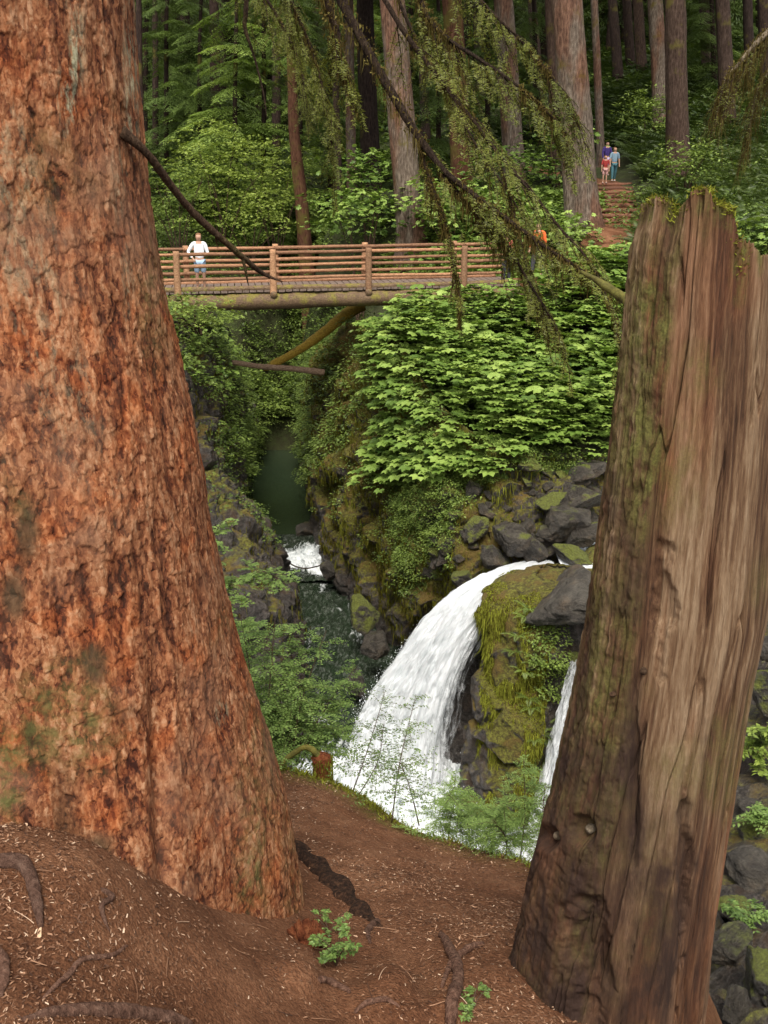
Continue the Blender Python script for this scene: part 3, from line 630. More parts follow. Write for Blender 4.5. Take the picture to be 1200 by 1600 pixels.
RN = wallnet([
 [(470, 600, 44), (470, 625, 44), (472, 650, 44), (474, 680, 44), (476, 44)],
 [(500, 550, 38), (486, 590, 38), (480, 640, 38), (481, 690, 38), (484, 38)],
 [(540, 515, 33), (508, 570, 33), (493, 650, 33), (490, 720, 33), (497, 33)],
 [(575, 500, 30), (540, 570, 30), (520, 660, 29.8), (503, 770, 29.8), (512, 30)],
 [(605, 505, 27.5), (585, 580, 27.2), (560, 680, 27), (535, 800, 27), (532, 27.6)],
 [(640, 560, 25), (620, 630, 24.8), (598, 730, 24.6), (580, 850, 24.8), (566, 25.2)],
 [(672, 610, 23.2), (655, 700, 22.8), (640, 800, 22.4), (630, 900, 22.4), (610, 24.2)],
 [(725, 665, 21.8), (705, 740, 21.2), (690, 830, 20.9), (685, 905, 21), (660, 23)],
 [(800, 700, 21.2), (785, 760, 20.6), (770, 830, 20.0), (755, 895, 19.8), (740, 21)],
 [(900, 708, 21.2), (880, 760, 20.8), (865, 820, 20.2), (850, 880, 19.7), (830, 20.2)],
 [(1000, 705, 21.5), (980, 760, 21.1), (960, 820, 20.6), (950, 885, 20.1), (930, 20.5)],
 [(1120, 700, 22), (1110, 760, 21.4), (1100, 820, 20.8), (1090, 900, 20.2), (1080, 20.5)],
 [(1300, 690, 23), (1300, 760, 22.4), (1300, 820, 21.8), (1300, 900, 21), (1300, 21)]])
RG, RNn = rocky(RN, 320, 560, .5, 1.05, 300, .2)
xx = RG[..., 0]
RM = .04*sstep(-9.5, -6.5, RG[..., 2])-.35*sstep(-9.6, -11.5, RG[..., 2])-.22*sstep(1.6, 3.2, xx)*sstep(-5.4, -6.0, RG[..., 2])+.25*sstep(-6.3, -5.5, RG[..., 2])
tag(mk('right_cliff', RG, gridF(*RG.shape[:2]), M['cliff'], attrs={'mossy': RM}, org=(2, 24, -8)), kind='structure')
LN = wallnet([
 [(-520, 560, 13.5), (-420, 650, 13.5), (-300, 770, 13.6), (-120, 900, 13.8), (-60, 13.8)],
 [(40, 560, 17), (120, 640, 17), (250, 800, 17.4), (400, 950, 17.6), (440, 17.5)],
 [(150, 535, 20), (215, 640, 20), (300, 760, 20.2), (420, 900, 20.2), (455, 20)],
 [(225, 505, 23), (270, 610, 23), (330, 740, 23.4), (440, 880, 23), (466, 23)],
 [(252, 488, 26), (310, 590, 26), (352, 720, 26.6), (420, 850, 26), (444, 26)],
 [(275, 482, 28), (334, 580, 28), (364, 700, 28.6), (392, 830, 28.2), (424, 28)],
 [(310, 500, 31), (350, 590, 31), (366, 680, 31.5), (372, 780, 31.4), (402, 31)],
 [(340, 528, 35), (366, 600, 35), (376, 670, 35), (376, 740, 35), (388, 35)],
 [(356, 560, 40), (378, 620, 40), (384, 660, 40), (382, 700, 40), (386, 40)],
 [(375, 590, 44), (396, 630, 44), (400, 660, 44), (400, 690, 44), (402, 44)]])
LG, LNn = rocky(LN, 260, 440, .55, .9, 400, .2)
LM = .05*sstep(-8.5, -6., LG[..., 2])-.12*sstep(-7.5, -9., LG[..., 2])-.16
tag(mk('left_cliff', LG, gridF(*LG.shape[:2]), M['cliff_dark'], attrs={'mossy': LM}, org=(-4, 28, -8)), kind='structure')
# upstream bed that feeds the fall, behind and right of the lip
xs = np.linspace(3.0, 12, 60); ys = np.linspace(17.2, 21.5, 50); BX, BY = np.meshgrid(xs, ys)
bp = np.stack([BX, BY, 0*BX], -1); bw = worley(bp*1.4, 77)
BZ = -7.55+.35*bw[2]*sstep(0, .3, bw[1]-bw[0])+.2*fbm(bp*2, 3, 78)-sstep(18.3, 17.2, BY)*1.6-sstep(4.3, 3.1, BX)*2.5
tag(mk('streambed', np.stack([BX, BY, BZ], -1), gridF(50, 60), M['cliff_dark'], attrs={'mossy': 0*BZ-.2}, org=(7, 19, -8)), kind='structure')
# near right bank below the snag
NB = tps_fit(PP([(1150, 1620, 5.2), (1150, 1450, 7), (1150, 1300, 9), (1170, 1180, 11.5), (1190, 1050, 14.5), (1190, 960, 17), (1000, 1620, 5.4), (1000, 1400, 8), (1020, 1250, 11), (1400, 1500, 6), (1400, 1200, 10), (1400, 1000, 15), (1500, 1700, 5)]))
nx_ = np.linspace(1.2, 12, 190); ny_ = np.linspace(2.6, 17.6, 260); NX, NY = np.meshgrid(nx_, ny_); npt = np.stack([NX, NY, 0*NX], -1)
W1 = worley(npt*1.7, 55); W2 = worley(npt*5, 56)
NZ = NB(NX, NY)+.45*(W1[2]-.5)*sstep(0, .2, W1[1]-W1[0])+.12*(W2[2]-.5)*sstep(0, .2, W2[1]-W2[0])+.1*fbm(npt*3, 3, 57)
edge = np.interp(NY, [2.6, 5, 8, 11, 14, 17.6], [1.35, 1.7, 2.5, 3.6, 4.6, 5.6])
NZ = NZ-.45-5*sstep(.0, -.9, NX-edge)
tag(mk('riverbank', np.stack([NX, NY, NZ], -1), gridF(260, 190), M['cliff'], attrs={'mossy': 0*NZ-.40}, org=(4, 9, -8)), kind='structure')

# ================================================================== water
def water(name, x0, x1, y0, y1, z, nx, ny, foam_glint_f, rough, amp, seed):
    X, Y = np.meshgrid(np.linspace(x0, x1, nx), np.linspace(y0, y1, ny)); p = np.stack([X, Y, 0*X], -1)
    fo = foam_glint_f(X, Y); Z = z(X, Y)+amp*(.35+fo)*(fbm(p*np.array([2.2, 1.6, 1]), 4, seed)+.35*fbm(p*8, 3, seed+1))
    ro = rough(X, Y)
    return tag(mk(name, np.stack([X, Y, Z], -1), gridF(ny, nx), M['water'], attrs={'foam': fo, 'rough': ro}, org=(0, (y0+y1)/2, -12)), kind='structure')
fc = Pz(610, 17.4, -11.8)
def foam_glint_low(X, Y):
    d = np.hypot((X-.4)/3.6, (Y-16.6)/3.1); f = sstep(1.25, .55, d)*.5
    c = Pz(505, 19.9, -11.8); f = np.maximum(f, .30*sstep(1.3, .3, np.hypot((X-c[0])/.5, (Y-c[1])/.5)))
    f = np.maximum(f, .45*sstep(2.3, 3.2, X)*sstep(17.5, 15, Y))
    return f+.08*sstep(20, 22, Y)+.5*fbm(np.stack([X*1.6, Y*.5, 0*X], -1), 3, 9)*sstep(19, 22, Y)  # downstream term adds foam streaks and pale painted stand-ins for ripple reflections
water('river', -6, 9, 11.5, 28.3, lambda X, Y: -11.8+0*X, 300, 380, foam_glint_low, lambda X, Y: .75+0*X, .13, 500)
water('river_rapids', -5, 0, 27.9, 32.3, lambda X, Y: -11.72-.5*sstep(28.2, 29.2, Y)*0-.02*(Y-28), 120, 150, lambda X, Y: .06+.50*sstep(32.2, 30.4, Y-.5*X-1)*sstep(27.9, 29.0, Y+.5*X+1)+.35*fbm(np.stack([X*1.2, Y*.8, 0*X], -1), 3, 5), lambda X, Y: 1.+0*X, .16, 520)
water('river_pool', -9, 1, 32.2, 48, lambda X, Y: -12.0+0*X, 120, 160, lambda X, Y: -.12+0*X, lambda X, Y: .05+0*X, .015, 540)
water('upstream_water', 3.6, 12, 17.9, 20.6, lambda X, Y: -7.28-.25*sstep(5.2, 3.8, X), 120, 60, lambda X, Y: .42*sstep(6.6, 4.8, X)+.1, lambda X, Y: .6+0*X, .08, 560)

def spray():
    r_ = np.random.default_rng(23); n = 7000; rows = crom(crom(FN_, 60, 0), 12, 1); i = r_.integers(8, 60, n); e = r_.random(n); j = np.where(e < .75, 0, r_.integers(0, 9, n)); p = rows[i, j]
    p = p+r_.normal(0, 1, (n, 3))*np.array([.07, .10, .08])*(.3+1.1*(i/60)[:, None])-np.array([.02, 0, 0]); d = r_.normal(0, 1, (n, 3)); d[:, 2] -= 1.5
    base = r_.random(n) < .3; p[base] = np.stack([r_.normal(.3, 1.0, base.sum()), r_.normal(16.9, .5, base.sum()), -11.8+np.abs(r_.normal(0, .35, base.sum()))], -1)
    V, F, T = inst(np.array([[-.35, 0, 0], [.35, 0, 0], [.2, 1, 0], [-.2, 1, 0]]), np.array([[0, 1, 2, 3]]), p, basis(d, r_.normal(0, 1, (n, 3))), r_.gamma(2, .004, n)+.004)
    tag(mk('spray', V, F, m_plain('spray_droplets', (.85, .88, .9), .5, .03), org=(1, 17, -12), smooth=False), kind='stuff')
def falls(name, net, nr, nc, layers, label, seed, dens):
    root = thing(name, label, 'waterfall', net[-1][len(net[0])//2])
    root['kind'] = 'structure'
    G = crom(crom(net, nr, 0), nc, 1); n = gnorm(G)
    if (n*G).sum(-1).mean() > 0: n = -n
    v, u = np.meshgrid(np.linspace(0, 1, nr), np.linspace(0, 1, nc), indexing='ij')
    for L in range(layers):
        uv = np.stack([u*9, v*3+L*3, u*0], -1); uvb = np.stack([u*40, v*7, u*0+L*5], -1)
        d = (.24*fbm(uv, 3, seed+L)+.12*fbm(uvb, 3, seed+9+L)+.10*fbm(np.stack([u*26, v*26, u*0+L], -1), 3, seed+19+L))*(.25+v)+.10*L-.08
        Q = G+n*d[..., None]
        D = dens(u, v)-.05*L+.0*v
        mk('water_sheet', Q, gridF(nr, nc), M['fall'], root, attrs={'fu': u, 'fv': v, 'fl': u*0+L*1.7, 'dens': D})
    return root
FN = [PP([(822, 884, 19.5), (840, 885, 19.4), (855, 886, 19.2), (872, 888, 19.1)]),
      PP([(770, 900, 18.9), (795, 899, 18.7), (818, 900, 18.5), (838, 905, 18.4)]),
      PP([(716, 930, 18.5), (745, 930, 18.2), (775, 938, 18.0), (802, 950, 18.0)]),
      PP([(668, 975, 18.3), (702, 975, 18.0), (738, 985, 17.8), (765, 1000, 17.9)]),
      PP([(622, 1030, 18.2), (662, 1035, 17.9), (702, 1050, 17.7), (735, 1070, 17.9)]),
      PP([(575, 1095, 18.1), (625, 1105, 17.8), (680, 1125, 17.6), (725, 1150, 17.9)]),
      PP([(548, 1165, 17.9), (605, 1175, 17.6), (668, 1200, 17.4), (722, 1225, 17.8)]),
      PP([(530, 1265, 17.3), (595, 1275, 17.0), (660, 1290, 16.9), (718, 1300, 17.3)])]
FN = [np.array(r) for r in FN]
FN_ = np.array(FN); spray()
def dens_main(u, v):
    return .68+.10*np.exp(-((u-.2)/.35)**2)-.36*sstep(.45, .9, u)*sstep(.22, .45, v)-.28*sstep(.08, 0, u)-.3*sstep(.93, 1., u)
falls('waterfall', FN, 200, 160, 3, 'white main waterfall pouring left over the lip into the gorge', 600, dens_main)
FN2 = [PP([(888, 1035, 16.6), (905, 1030, 16.4), (930, 1030, 16.2)]), PP([(876, 1080, 16.4), (905, 1085, 16.0), (940, 1085, 15.9)]), PP([(858, 1150, 16.1), (900, 1155, 15.7), (950, 1160, 15.6)]),
       PP([(838, 1230, 15.8), (890, 1235, 15.3), (950, 1240, 15.3)]), PP([(815, 1310, 15.4), (880, 1315, 14.9), (950, 1320, 15.)]), PP([(795, 1400, 14.9), (870, 1400, 14.4), (950, 1400, 14.6)])]
falls('waterfall', FN2, 130, 90, 2, 'smaller white cascade between the mossy pillar and the snag', 640, lambda u, v: .38+.24*v-.3*sstep(.1, 0, u))

# mossy rock pillar between the falls, and the dark wall behind the main fall
def ringrock(name, rows, mat, nr, nc, amp, cell, seed, org, mossy=0., attrsf=None):
    """rows: (px centre, py, Y centre, half width px, depth radius)"""
    net = []
    for (px, py, Y, hw, dr) in rows:
        c = P(px, py, Y); k = hw/FOC*(Y/(cs+(800-py)/FOC*sn)); a = np.linspace(0, 2*math.pi, 17)[:-1]
        net.append(np.stack([c[0]+k*np.sin(a)*(1+.0*a), Y-dr*np.cos(a), np.full_like(a, c[2])], -1))
    net = crom(np.array(net), nr, 0); net = np.concatenate([net[:, -2:], net, net[:, :3]], 1)
    t = np.linspace(2, 18, nc, endpoint=False); i = t.astype(int); f = (t-i)[None, :, None]
    p0, p1, p2, p3 = net[:, i-1], net[:, i], net[:, i+1], net[:, np.minimum(i+2, net.shape[1]-1)]
    G = .5*(2*p1+(p2-p0)*f+(2*p0-5*p1+4*p2-p3)*f**2+(3*p1-p0-3*p2+p3)*f**3)
    c = G.mean(1, keepdims=True); n = G-c; n[0, :, 2] += 1; n /= np.linalg.norm(n, axis=-1, keepdims=True)
    q = G+.3*np.stack([fbm(G, 3, seed+1), fbm(G, 3, seed+2), fbm(G, 3, seed+3)], -1)
    A = worley(q/cell, seed+10); B = worley(q/(cell*.3), seed+20)
    d = amp*((A[2]-.5)*sstep(0, .2, A[1]-A[0])-.2*(1-sstep(0, .2, A[1]-A[0])))+amp*.35*(B[2]-.5)*sstep(0, .2, B[1]-B[0])+.12*fbm(G*2.5, 4, seed)
    G = G+n*d[..., None]; V = G.reshape(-1, 3); tc = G[0].mean(0)+[0, 0, .12]; j = np.arange(nc); j2 = (j+1) % nc
    V = np.concatenate([V, [tc]]); Ft = np.stack([np.full(nc, len(V)-1), j, j2], -1)
    ms = np.full(len(V), mossy)
    if attrsf is not None: ms = ms+attrsf(V)
    return mk(name, V, gridF(nr, nc, True), mat, org=org, F2=Ft, attrs={'mossy': ms}), G, n
pil, PG, PN = ringrock('mossy_pillar', [(872, 893, 18.0, 40, .55), (868, 908, 17.9, 72, .9), (858, 935, 17.8, 92, 1.15), (852, 975, 17.7, 96, 1.15), (835, 1030, 17.6, 84, 1.0), (818, 1090, 17.4, 70, .95), (806, 1150, 17.2, 66, .95),
   (797, 1190, 17.1, 66, 1.0), (790, 1260, 16.9, 66, 1.05), (785, 1340, 16.6, 70, 1.2), (785, 1420, 16.2, 80, 1.4)], M['pillar'], 220, 260, .34, .9, 700, (2.5, 17.5, -12),
   attrsf=lambda V: -.34*sstep(2.15, 1.75, V[:, 0]+.25*fbm(V*1.2, 3, 5))*sstep(-7.6, -8.3, V[:, 2])-.4*sstep(2.75, 3.2, V[:, 0]+.3*fbm(V*1.1, 3, 6))*sstep(-7.4, -8.0, V[:, 2])-.02)
tag(pil, 'tall moss-draped rock pillar between the two waterfalls', 'rock')
dw, _, _ = ringrock('wet_rock', [(775, 925, 19.4, 50, .5), (765, 960, 19.3, 62, .7), (750, 1010, 19.3, 62, .8), (742, 1080, 19.2, 60, .8), (735, 1160, 19.0, 66, .9), (725, 1240, 18.8, 76, .9), (715, 1330, 18.4, 85, 1.)], M['cliff_dark'], 120, 120, .3, .8, 740, (1.8, 19, -12), -.35)
tag(dw, 'black wet rock face just behind the main waterfall', 'rock')

# ================================================================== leaf shapes
def palmate(nl=7, notch=.55, cup=.14):
    v = [[0, 0, 0]]; ang = np.radians(np.linspace(-150, 150, nl)); L = [.62, .8, .95, 1.0, .95, .8, .62] if nl == 7 else [.7, .95, 1, .95, .7]
    for i, (a, l) in enumerate(zip(ang, L)):
        v.append([math.sin(a)*l, math.cos(a)*l, -cup*l*l])
        if i < nl-1: b = (ang[i]+ang[i+1])/2; v.append([math.sin(b)*notch, math.cos(b)*notch, .03])
    v = np.array(v)*.5; v[:, 1] += .2; n = len(v)
    return v, np.array([[0, i+1, i] for i in range(1, n-1)])
T_PALM = palmate(7, .70); T_MAPLE = palmate(5, .42)
T_LEAF = (np.array([[0, 0, 0], [.26, .42, .07], [0, 1, -.05], [-.26, .42, .07], [0, .45, 0]]), np.array([[0, 1, 4], [1, 2, 4], [2, 3, 4], [3, 0, 4]]))
T_DIAM = (np.array([[0, 0, 0], [.28, .45, .06], [0, 1, 0], [-.28, .45, .06]]), np.array([[0, 1, 2], [0, 2, 3]]))
def frond_t(n=15):
    v, f = [], []
    for i in range(n):
        t = .08+.9*i/n; w_ = .20*math.sin(math.pi*min(1, (t*.93+.07))**.75)+.015; z = .55*t-.62*t*t; tt = t+.05; z2 = .55*tt-.62*tt*tt
        for s in (-1, 1):
            k = len(v); v += [[0, t, z], [s*w_*.55, t+.015, z-.015], [s*w_, t+.06, z2-.05], [s*w_*.5, t+.055, z2-.01]]; f += [[k, k+1, k+2], [k, k+2, k+3]]
    return np.array(v), np.array(f)
T_FROND = frond_t()
def bough_t(rng, n=12, m=7, ll=.085):
    v, f = [], []
    def diam(p, d, nn, l, w_):
        x = np.cross(d, nn); x /= np.linalg.norm(x)+1e-9; k = len(v)
        v.extend([p, p+d*l*.5+x*w_, p+d*l, p+d*l*.5-x*w_]); f.append([k, k+1, k+2, k+3])
    for i in range(n):
        y = .06+.92*i/n; base = np.array([0, y, -.30*y*y])
        for s in (-1, 1):
            L = (.42*(1-y*.72))*rng.uniform(.75, 1.2); a = math.radians(rng.uniform(42, 62)); d = np.array([s*math.sin(a), math.cos(a), -.25*rng.uniform(.5, 1.6)])
            for q in range(m):
                t = (q+.6)/m; p = base+d*L*t+np.array([0, 0, -.22*L*t*t])
                for s2 in (-1, 1):
                    b = s*a+s2*math.radians(48); dd = np.array([math.sin(b), math.cos(b), rng.uniform(-.7, -.05)]); dd /= np.linalg.norm(dd)
                    diam(p, dd, np.array([rng.uniform(-.3, .3), rng.uniform(-.3, .3), 1.]), ll*(1-.4*t)*rng.uniform(.7, 1.3), .011)
    return np.array(v), np.array(f)

def surf_sample(G, N, n, rg, mask=None):
    a = np.linalg.norm(np.cross(G[1:, :-1]-G[:-1, :-1], G[:-1, 1:]-G[:-1, :-1]), axis=-1)
    if mask is not None: a = a*mask[:-1, :-1]
    a = a.ravel()/a.sum(); k = rg.choice(len(a), n, p=a); i, j = np.divmod(k, G.shape[1]-1); u, v = rg.random((2, n, 1))
    p = G[i, j]+(G[i+1, j]-G[i, j])*u+(G[i, j+1]-G[i, j])*v
    return p, N[i, j]
def inpoly(px, py, poly):
    c = np.zeros(px.shape, bool); n = len(poly); j = n-1
    for i in range(n):
        a, b = poly[i], poly[j]; c ^= ((a[1] > py) != (b[1] > py)) & (px < (b[0]-a[0])*(py-a[1])/(b[1]-a[1]+1e-12)+a[0]); j = i
    return c
def clumps(pos, nrm, nleaf, rad, size, T, rg, tint=.5, tv=.22, flat=.6, droop=.3, jit=.35):
    n = len(pos); ct = np.clip(tint+rg.normal(0, tv*.6, n), 0, 1)
    P0 = np.repeat(pos, nleaf, 0); N0 = np.repeat(nrm, nleaf, 0); m = len(P0); rr = np.sqrt(rg.random(m)); a = rg.uniform(0, 2*math.pi, m); R = np.repeat(rg.uniform(.6, 1.3, n)*rad, nleaf)
    rd = np.stack([np.cos(a), np.sin(a), np.zeros(m)], -1)
    up = np.array([0, 0, 1.])
    pp = P0+rd*(rr*R)[:, None]+up*(R*flat*(.9-rr**2)*rg.uniform(.5, 1.15, m))[:, None]+N0*(R*.35)[:, None]
    d = rd+up*(-droop)+N0*.35+rg.normal(0, jit, (m, 3)); nn = up+rd*.35+N0*.25+rg.normal(0, jit*.8, (m, 3))
    s = rg.uniform(size*.55, size*1.25, m)
    return inst(T[0], T[1], pp, basis(d, nn), s, np.clip(np.repeat(ct, nleaf)+rg.normal(0, tv*.6, m), 0, 1))
def ferns(pos, nrm, nf, L, rg, tint=.5, tv=.25):
    n = len(pos); P0 = np.repeat(pos, nf, 0); m = len(P0); a = np.tile(np.arange(nf)*2*math.pi/nf, n)+rg.uniform(0, .6, m)
    d = np.stack([np.cos(a), np.sin(a), rg.uniform(.0, .5, m)], -1)+np.repeat(nrm, nf, 0)*.45; s = np.repeat(rg.uniform(.65, 1.25, n)*L, nf)*rg.uniform(.75, 1.1, m)
    return inst(T_FROND[0], T_FROND[1], P0, basis(d, np.array([[0, 0, 1.]])+0*d), s, np.clip(np.repeat(tint+rg.normal(0, tv*.5, n), nf)+rg.normal(0, tv*.4, m), 0, 1))
def strands(pos, nrm, L, W, rg, tint=.5, tv=.25, seg=3, sway=.25):
    """hanging moss threads: thin tapering ribbons"""
    m = len(pos); l = L*rg.gamma(3, .33, m); a = rg.uniform(0, math.pi, m); x = np.stack([np.cos(a), np.sin(a), 0*a], -1)*(W*rg.uniform(.5, 1.4, m))[:, None]
    V = []; p = pos+nrm*.01; off = rg.normal(0, sway, (m, 3))*l[:, None]; off[:, 2] = 0
    for s in range(seg+1):
        t = s/seg; c = p+np.array([0, 0, -1.])*(l*t)[:, None]+off*(t*t*.4)+nrm*(.02+.0*t)+rg.normal(0, .03, (m, 3))*(l*t)[:, None]
        V += [c-x*(1-t*.85), c+x*(1-t*.85)]
    V = np.stack(V, 1); k = V.shape[1]; q = np.array([[2*s, 2*s+1, 2*s+3, 2*s+2] for s in range(seg)])
    F = (q[None]+(np.arange(m)*k)[:, None, None]).reshape(-1, 4)
    return V.reshape(-1, 3), F, np.repeat(np.clip(tint+rg.normal(0, tv, m), 0, 1), k)
def stuff(name, parts, mat, smooth=False):
    return tag(mkparts(name, parts, mat, smooth=smooth, org=(0, 25, -5)), kind='stuff')

# ================================================================== greenery on the gorge walls and banks
rg = np.random.default_rng(11)
pxR, pyR = proj(RG); pxL, pyL = proj(LG)
# moss hanging from the cliffs
mk1 = (fbm(RG*.8, 3, 31) > -.12)*(RG[..., 2] > -11.0)*(pxR < 960)*(1-.65*((pxR > 800) & (pyR > 740)))
p1, n1 = surf_sample(RG, RNn, 42000, rg, mk1); c0 = np.clip(.45+.9*fbm(p1*.9, 3, 33), 0, 1)
a = strands(p1, n1, .15, .011, rg, .5, .2); a = (a[0], a[1], np.clip(a[2]*.6+np.repeat(c0, 8)*.5, 0, 1))
mk2 = (fbm(LG*.8, 3, 35) > .02)*(LG[..., 2] > -11)
p2, n2 = surf_sample(LG, LNn, 7000, rg, mk2); b = strands(p2, n2, .22, .012, rg, .4, .2)
stuff('hanging_moss', [a, b], M['moss'])
pxP, pyP = proj(PG); mk3 = (fbm(PG*1.3*np.array([1, 1, .4]), 3, 37) > -.22)*(pxP > 745)*(PG[..., 2] > -11.6)*(1-.85*((pxP > 880) & (pyP < 990)))
wb = .35*fbm(PG*np.array([1.2, 1.2, .9]), 3, 39); mk3 = mk3*(PG[..., 0] > 1.85+wb)*(PG[..., 0] < 2.9+wb*1.3)*(fbm(PG*np.array([2.6, 2.6, 1.1]), 3, 41) > -.10)
p3, n3 = surf_sample(PG, PN, 24000, rg, mk3)
stuff('pillar_moss', [strands(p3, n3, .15, .011, rg, .68, .28, 3, .45)], M['moss'])
pq, nq = surf_sample(PG, PN, 150, rg, ((pxP > 830)*(pxP < 880)*(pyP > 950)*(pyP < 1090)*(PN[..., 1] < .2)).astype(float)); pf, nf_ = surf_sample(PG, PN, 26, rg, ((pxP > 800)*(pxP < 890)*(pyP > 940)*(pyP < 1220)*(PN[..., 1] < .2)).astype(float))
stuff('pillar_plants', [clumps(pq, nq, 16, .14, .06, T_DIAM, rg, .7), ferns(pf, nf_, 6, .32, rg, .8)], M['leaf_bush'])
# small leaves and ferns on the walls
def on_wall(G, N, n, poly, px, py, extra=None):
    m = inpoly(px, py, poly).astype(float)
    if extra is not None: m = m*extra
    return surf_sample(G, N, n, rg, m)
pa, na = on_wall(RG, RNn, 520, [(470, 590), (560, 470), (640, 500), (690, 640), (640, 700), (600, 640), (560, 640), (545, 700), (480, 760), (470, 700)], pxR, pyR)
pb, nb = on_wall(RG, RNn, 260, [(490, 680), (600, 640), (700, 700), (760, 760), (700, 900), (620, 930), (560, 820), (500, 800)], pxR, pyR)
pc, nc_ = on_wall(RG, RNn, 620, [(620, 650), (800, 690), (960, 690), (960, 730), (780, 740), (730, 790), (690, 860), (640, 930), (615, 800)], pxR, pyR)
stuff('wall_undergrowth', [clumps(pa, na, 46, .34, .10, T_DIAM, rg, .5), clumps(pb, nb, 22, .2, .07, T_DIAM, rg, .55), clumps(pc, nc_, 40, .22, .055, T_DIAM, rg, .68)], M['leaf_bush'])
gr, gn = on_wall(RG, RNn, 9000, [(620, 690), (800, 690), (960, 690), (960, 740), (780, 750), (720, 800), (680, 900), (640, 950), (610, 800)], pxR, pyR)
d = gn*.5+np.array([0, 0, .7])+rg.normal(0, .4, gn.shape)
stuff('bank_grass', [inst(np.array([[-.03, 0, 0], [.03, 0, 0], [.02, .6, .02], [0, 1, -.1]]), np.array([[0, 1, 2, 3]]), gr, basis(d, rg.normal(0, 1, d.shape)), rg.uniform(.06, .20, len(gr)), rg.beta(2, 2, len(gr)))], M['grass'])
# devil's club on the right bank
def terr(n, poly, y0, y1, x0, x1, lift=0):
    x = rg.uniform(x0, x1, n*30); y = rg.uniform(y0, y1, n*30); z = fz(x, y)+lift; q = np.stack([x, y, z], -1); a, b = proj(q); k = inpoly(a, b, poly) & ~gorge_inside(x, y); q = q[k][:n]
    return q, np.tile([0, 0, 1.], (len(q), 1))
q1, m1 = terr(600, [(600, 530), (700, 510), (835, 500), (880, 455), (990, 440), (1010, 730), (700, 735), (600, 600)], 20.5, 32, -1.5, 8.5)
q1w, m1w = on_wall(RG, RNn, 150, [(590, 500), (650, 520), (800, 690), (790, 740), (700, 740), (600, 760), (580, 740), (610, 640)], pxR, pyR)
q1[:, 2] += rg.uniform(.1, .95, len(q1)); cl = np.concatenate([q1, q1w]); cn = np.concatenate([m1, m1w])
lo = clumps(cl, cn, 9, .48, .42, T_PALM, rg, .62, .25, .5, .18, .15)
qs, ms = terr(500, [(580, 510), (700, 490), (830, 480), (860, 440), (990, 430), (1010, 735), (700, 735), (600, 600)], 20.5, 32, -1.5, 8.5)
lo2 = clumps(qs, ms, 26, .4, .12, T_DIAM, rg, .3)
stuff('devils_club', [lo], M['leaf_club']); stuff('bank_undergrowth', [lo2], M['leaf_bush'])
# left bank
pl, nl = on_wall(LG, LNn, 620, [(230, 470), (300, 470), (400, 560), (425, 650), (410, 740), (370, 740), (330, 640), (290, 600), (250, 560)], pxL, pyL)
pl2, nl2 = on_wall(LG, LNn, 560, [(300, 640), (400, 720), (440, 830), (420, 860), (330, 800)], pxL, pyL)
ql, ml = terr(260, [(100, 430), (330, 430), (400, 600), (250, 620), (100, 600)], 17, 40, -12, -3)
stuff('left_bank_leaves', [clumps(pl, nl, 46, .36, .10, T_DIAM, rg, .5), clumps(pl2, nl2, 20, .22, .07, T_DIAM, rg, .4), clumps(ql, ml, 46, .42, .13, T_DIAM, rg, .6)], M['leaf_bush'])
plb, nlb = on_wall(LG, LNn, 90, [(240, 470), (300, 475), (370, 560), (340, 620), (270, 600)], pxL, pyL)
stuff('left_bank_broadleaf', [clumps(plb, nlb, 10, .36, .2, T_PALM, rg, .62)], M['leaf_club'])
# slope that closes the gorge, and the ground beyond the bridge
q3, m3 = terr(900, [(380, 470), (560, 460), (520, 700), (400, 690), (380, 600)], 38, 56, -9, 2)
q4, m4 = terr(1500, [(200, 230), (520, 330), (960, 300), (960, 480), (560, 470), (200, 470)], 31.8, 58, -16, 12)
q4b, m4b = terr(500, [(560, 330), (960, 300), (960, 480), (560, 470)], 31.8, 44, -2, 12)
def offpath(q, m):
    a, b = proj(q); k = ~inpoly(a, b, [(905, 420), (915, 345), (932, 330), (934, 240), (990, 240), (1030, 345), (1000, 420)]); return q[k], m[k]
q4, m4 = offpath(q4, m4); q4b, m4b = offpath(q4b, m4b)
stuff('far_undergrowth', [clumps(q3, m3, 40, .55, .15, T_DIAM, rg, .5), clumps(q4, m4, 40, .6, .16, T_DIAM, rg, .5)], M['leaf_bush'])
stuff('path_side_broadleaf', [clumps(q4b+[0, 0, .25], m4b, 10, .42, .3, T_PALM, rg, .6)], M['leaf_club'])
BIGP = [(-9000, -9000), (9000, -9000), (9000, 9000), (-9000, 9000)]
q8, m8 = terr(700, BIGP, 20.5, 44, 8, 24); q9, m9 = terr(1100, BIGP, 16, 75, -40, -8.5)
stuff('side_slope_undergrowth', [clumps(q8, m8, 34, .6, .17, T_DIAM, rg, .5), clumps(q9, m9, 34, .75, .2, T_DIAM, rg, .45)], M['leaf_bush'])
path_poly = [(900, 385), (935, 340), (936, 235), (985, 235), (1012, 300), (1022, 345), (985, 380), (960, 405), (800, 460), (735, 460), (755, 420)]
def nopath(q): a, b = proj(q); return q[~inpoly(a, b, path_poly)]
q5, _ = terr(2600, [(930, 60), (1230, 20), (1400, 500), (985, 470), (1010, 330), (990, 260), (935, 240)], 26, 95, 4, 50)
q5 = nopath(q5); dd = q5[:, 1]; near = q5[dd < 50]; far = q5[dd >= 50]
stuff('hillside_ferns', [ferns(near, np.tile([0, 0, 1.], (len(near), 1)), 8, .95, rg, .45), ferns(far, np.tile([0, 0, 1.], (len(far), 1)), 7, 1.5, rg, .3)], M['fern'])
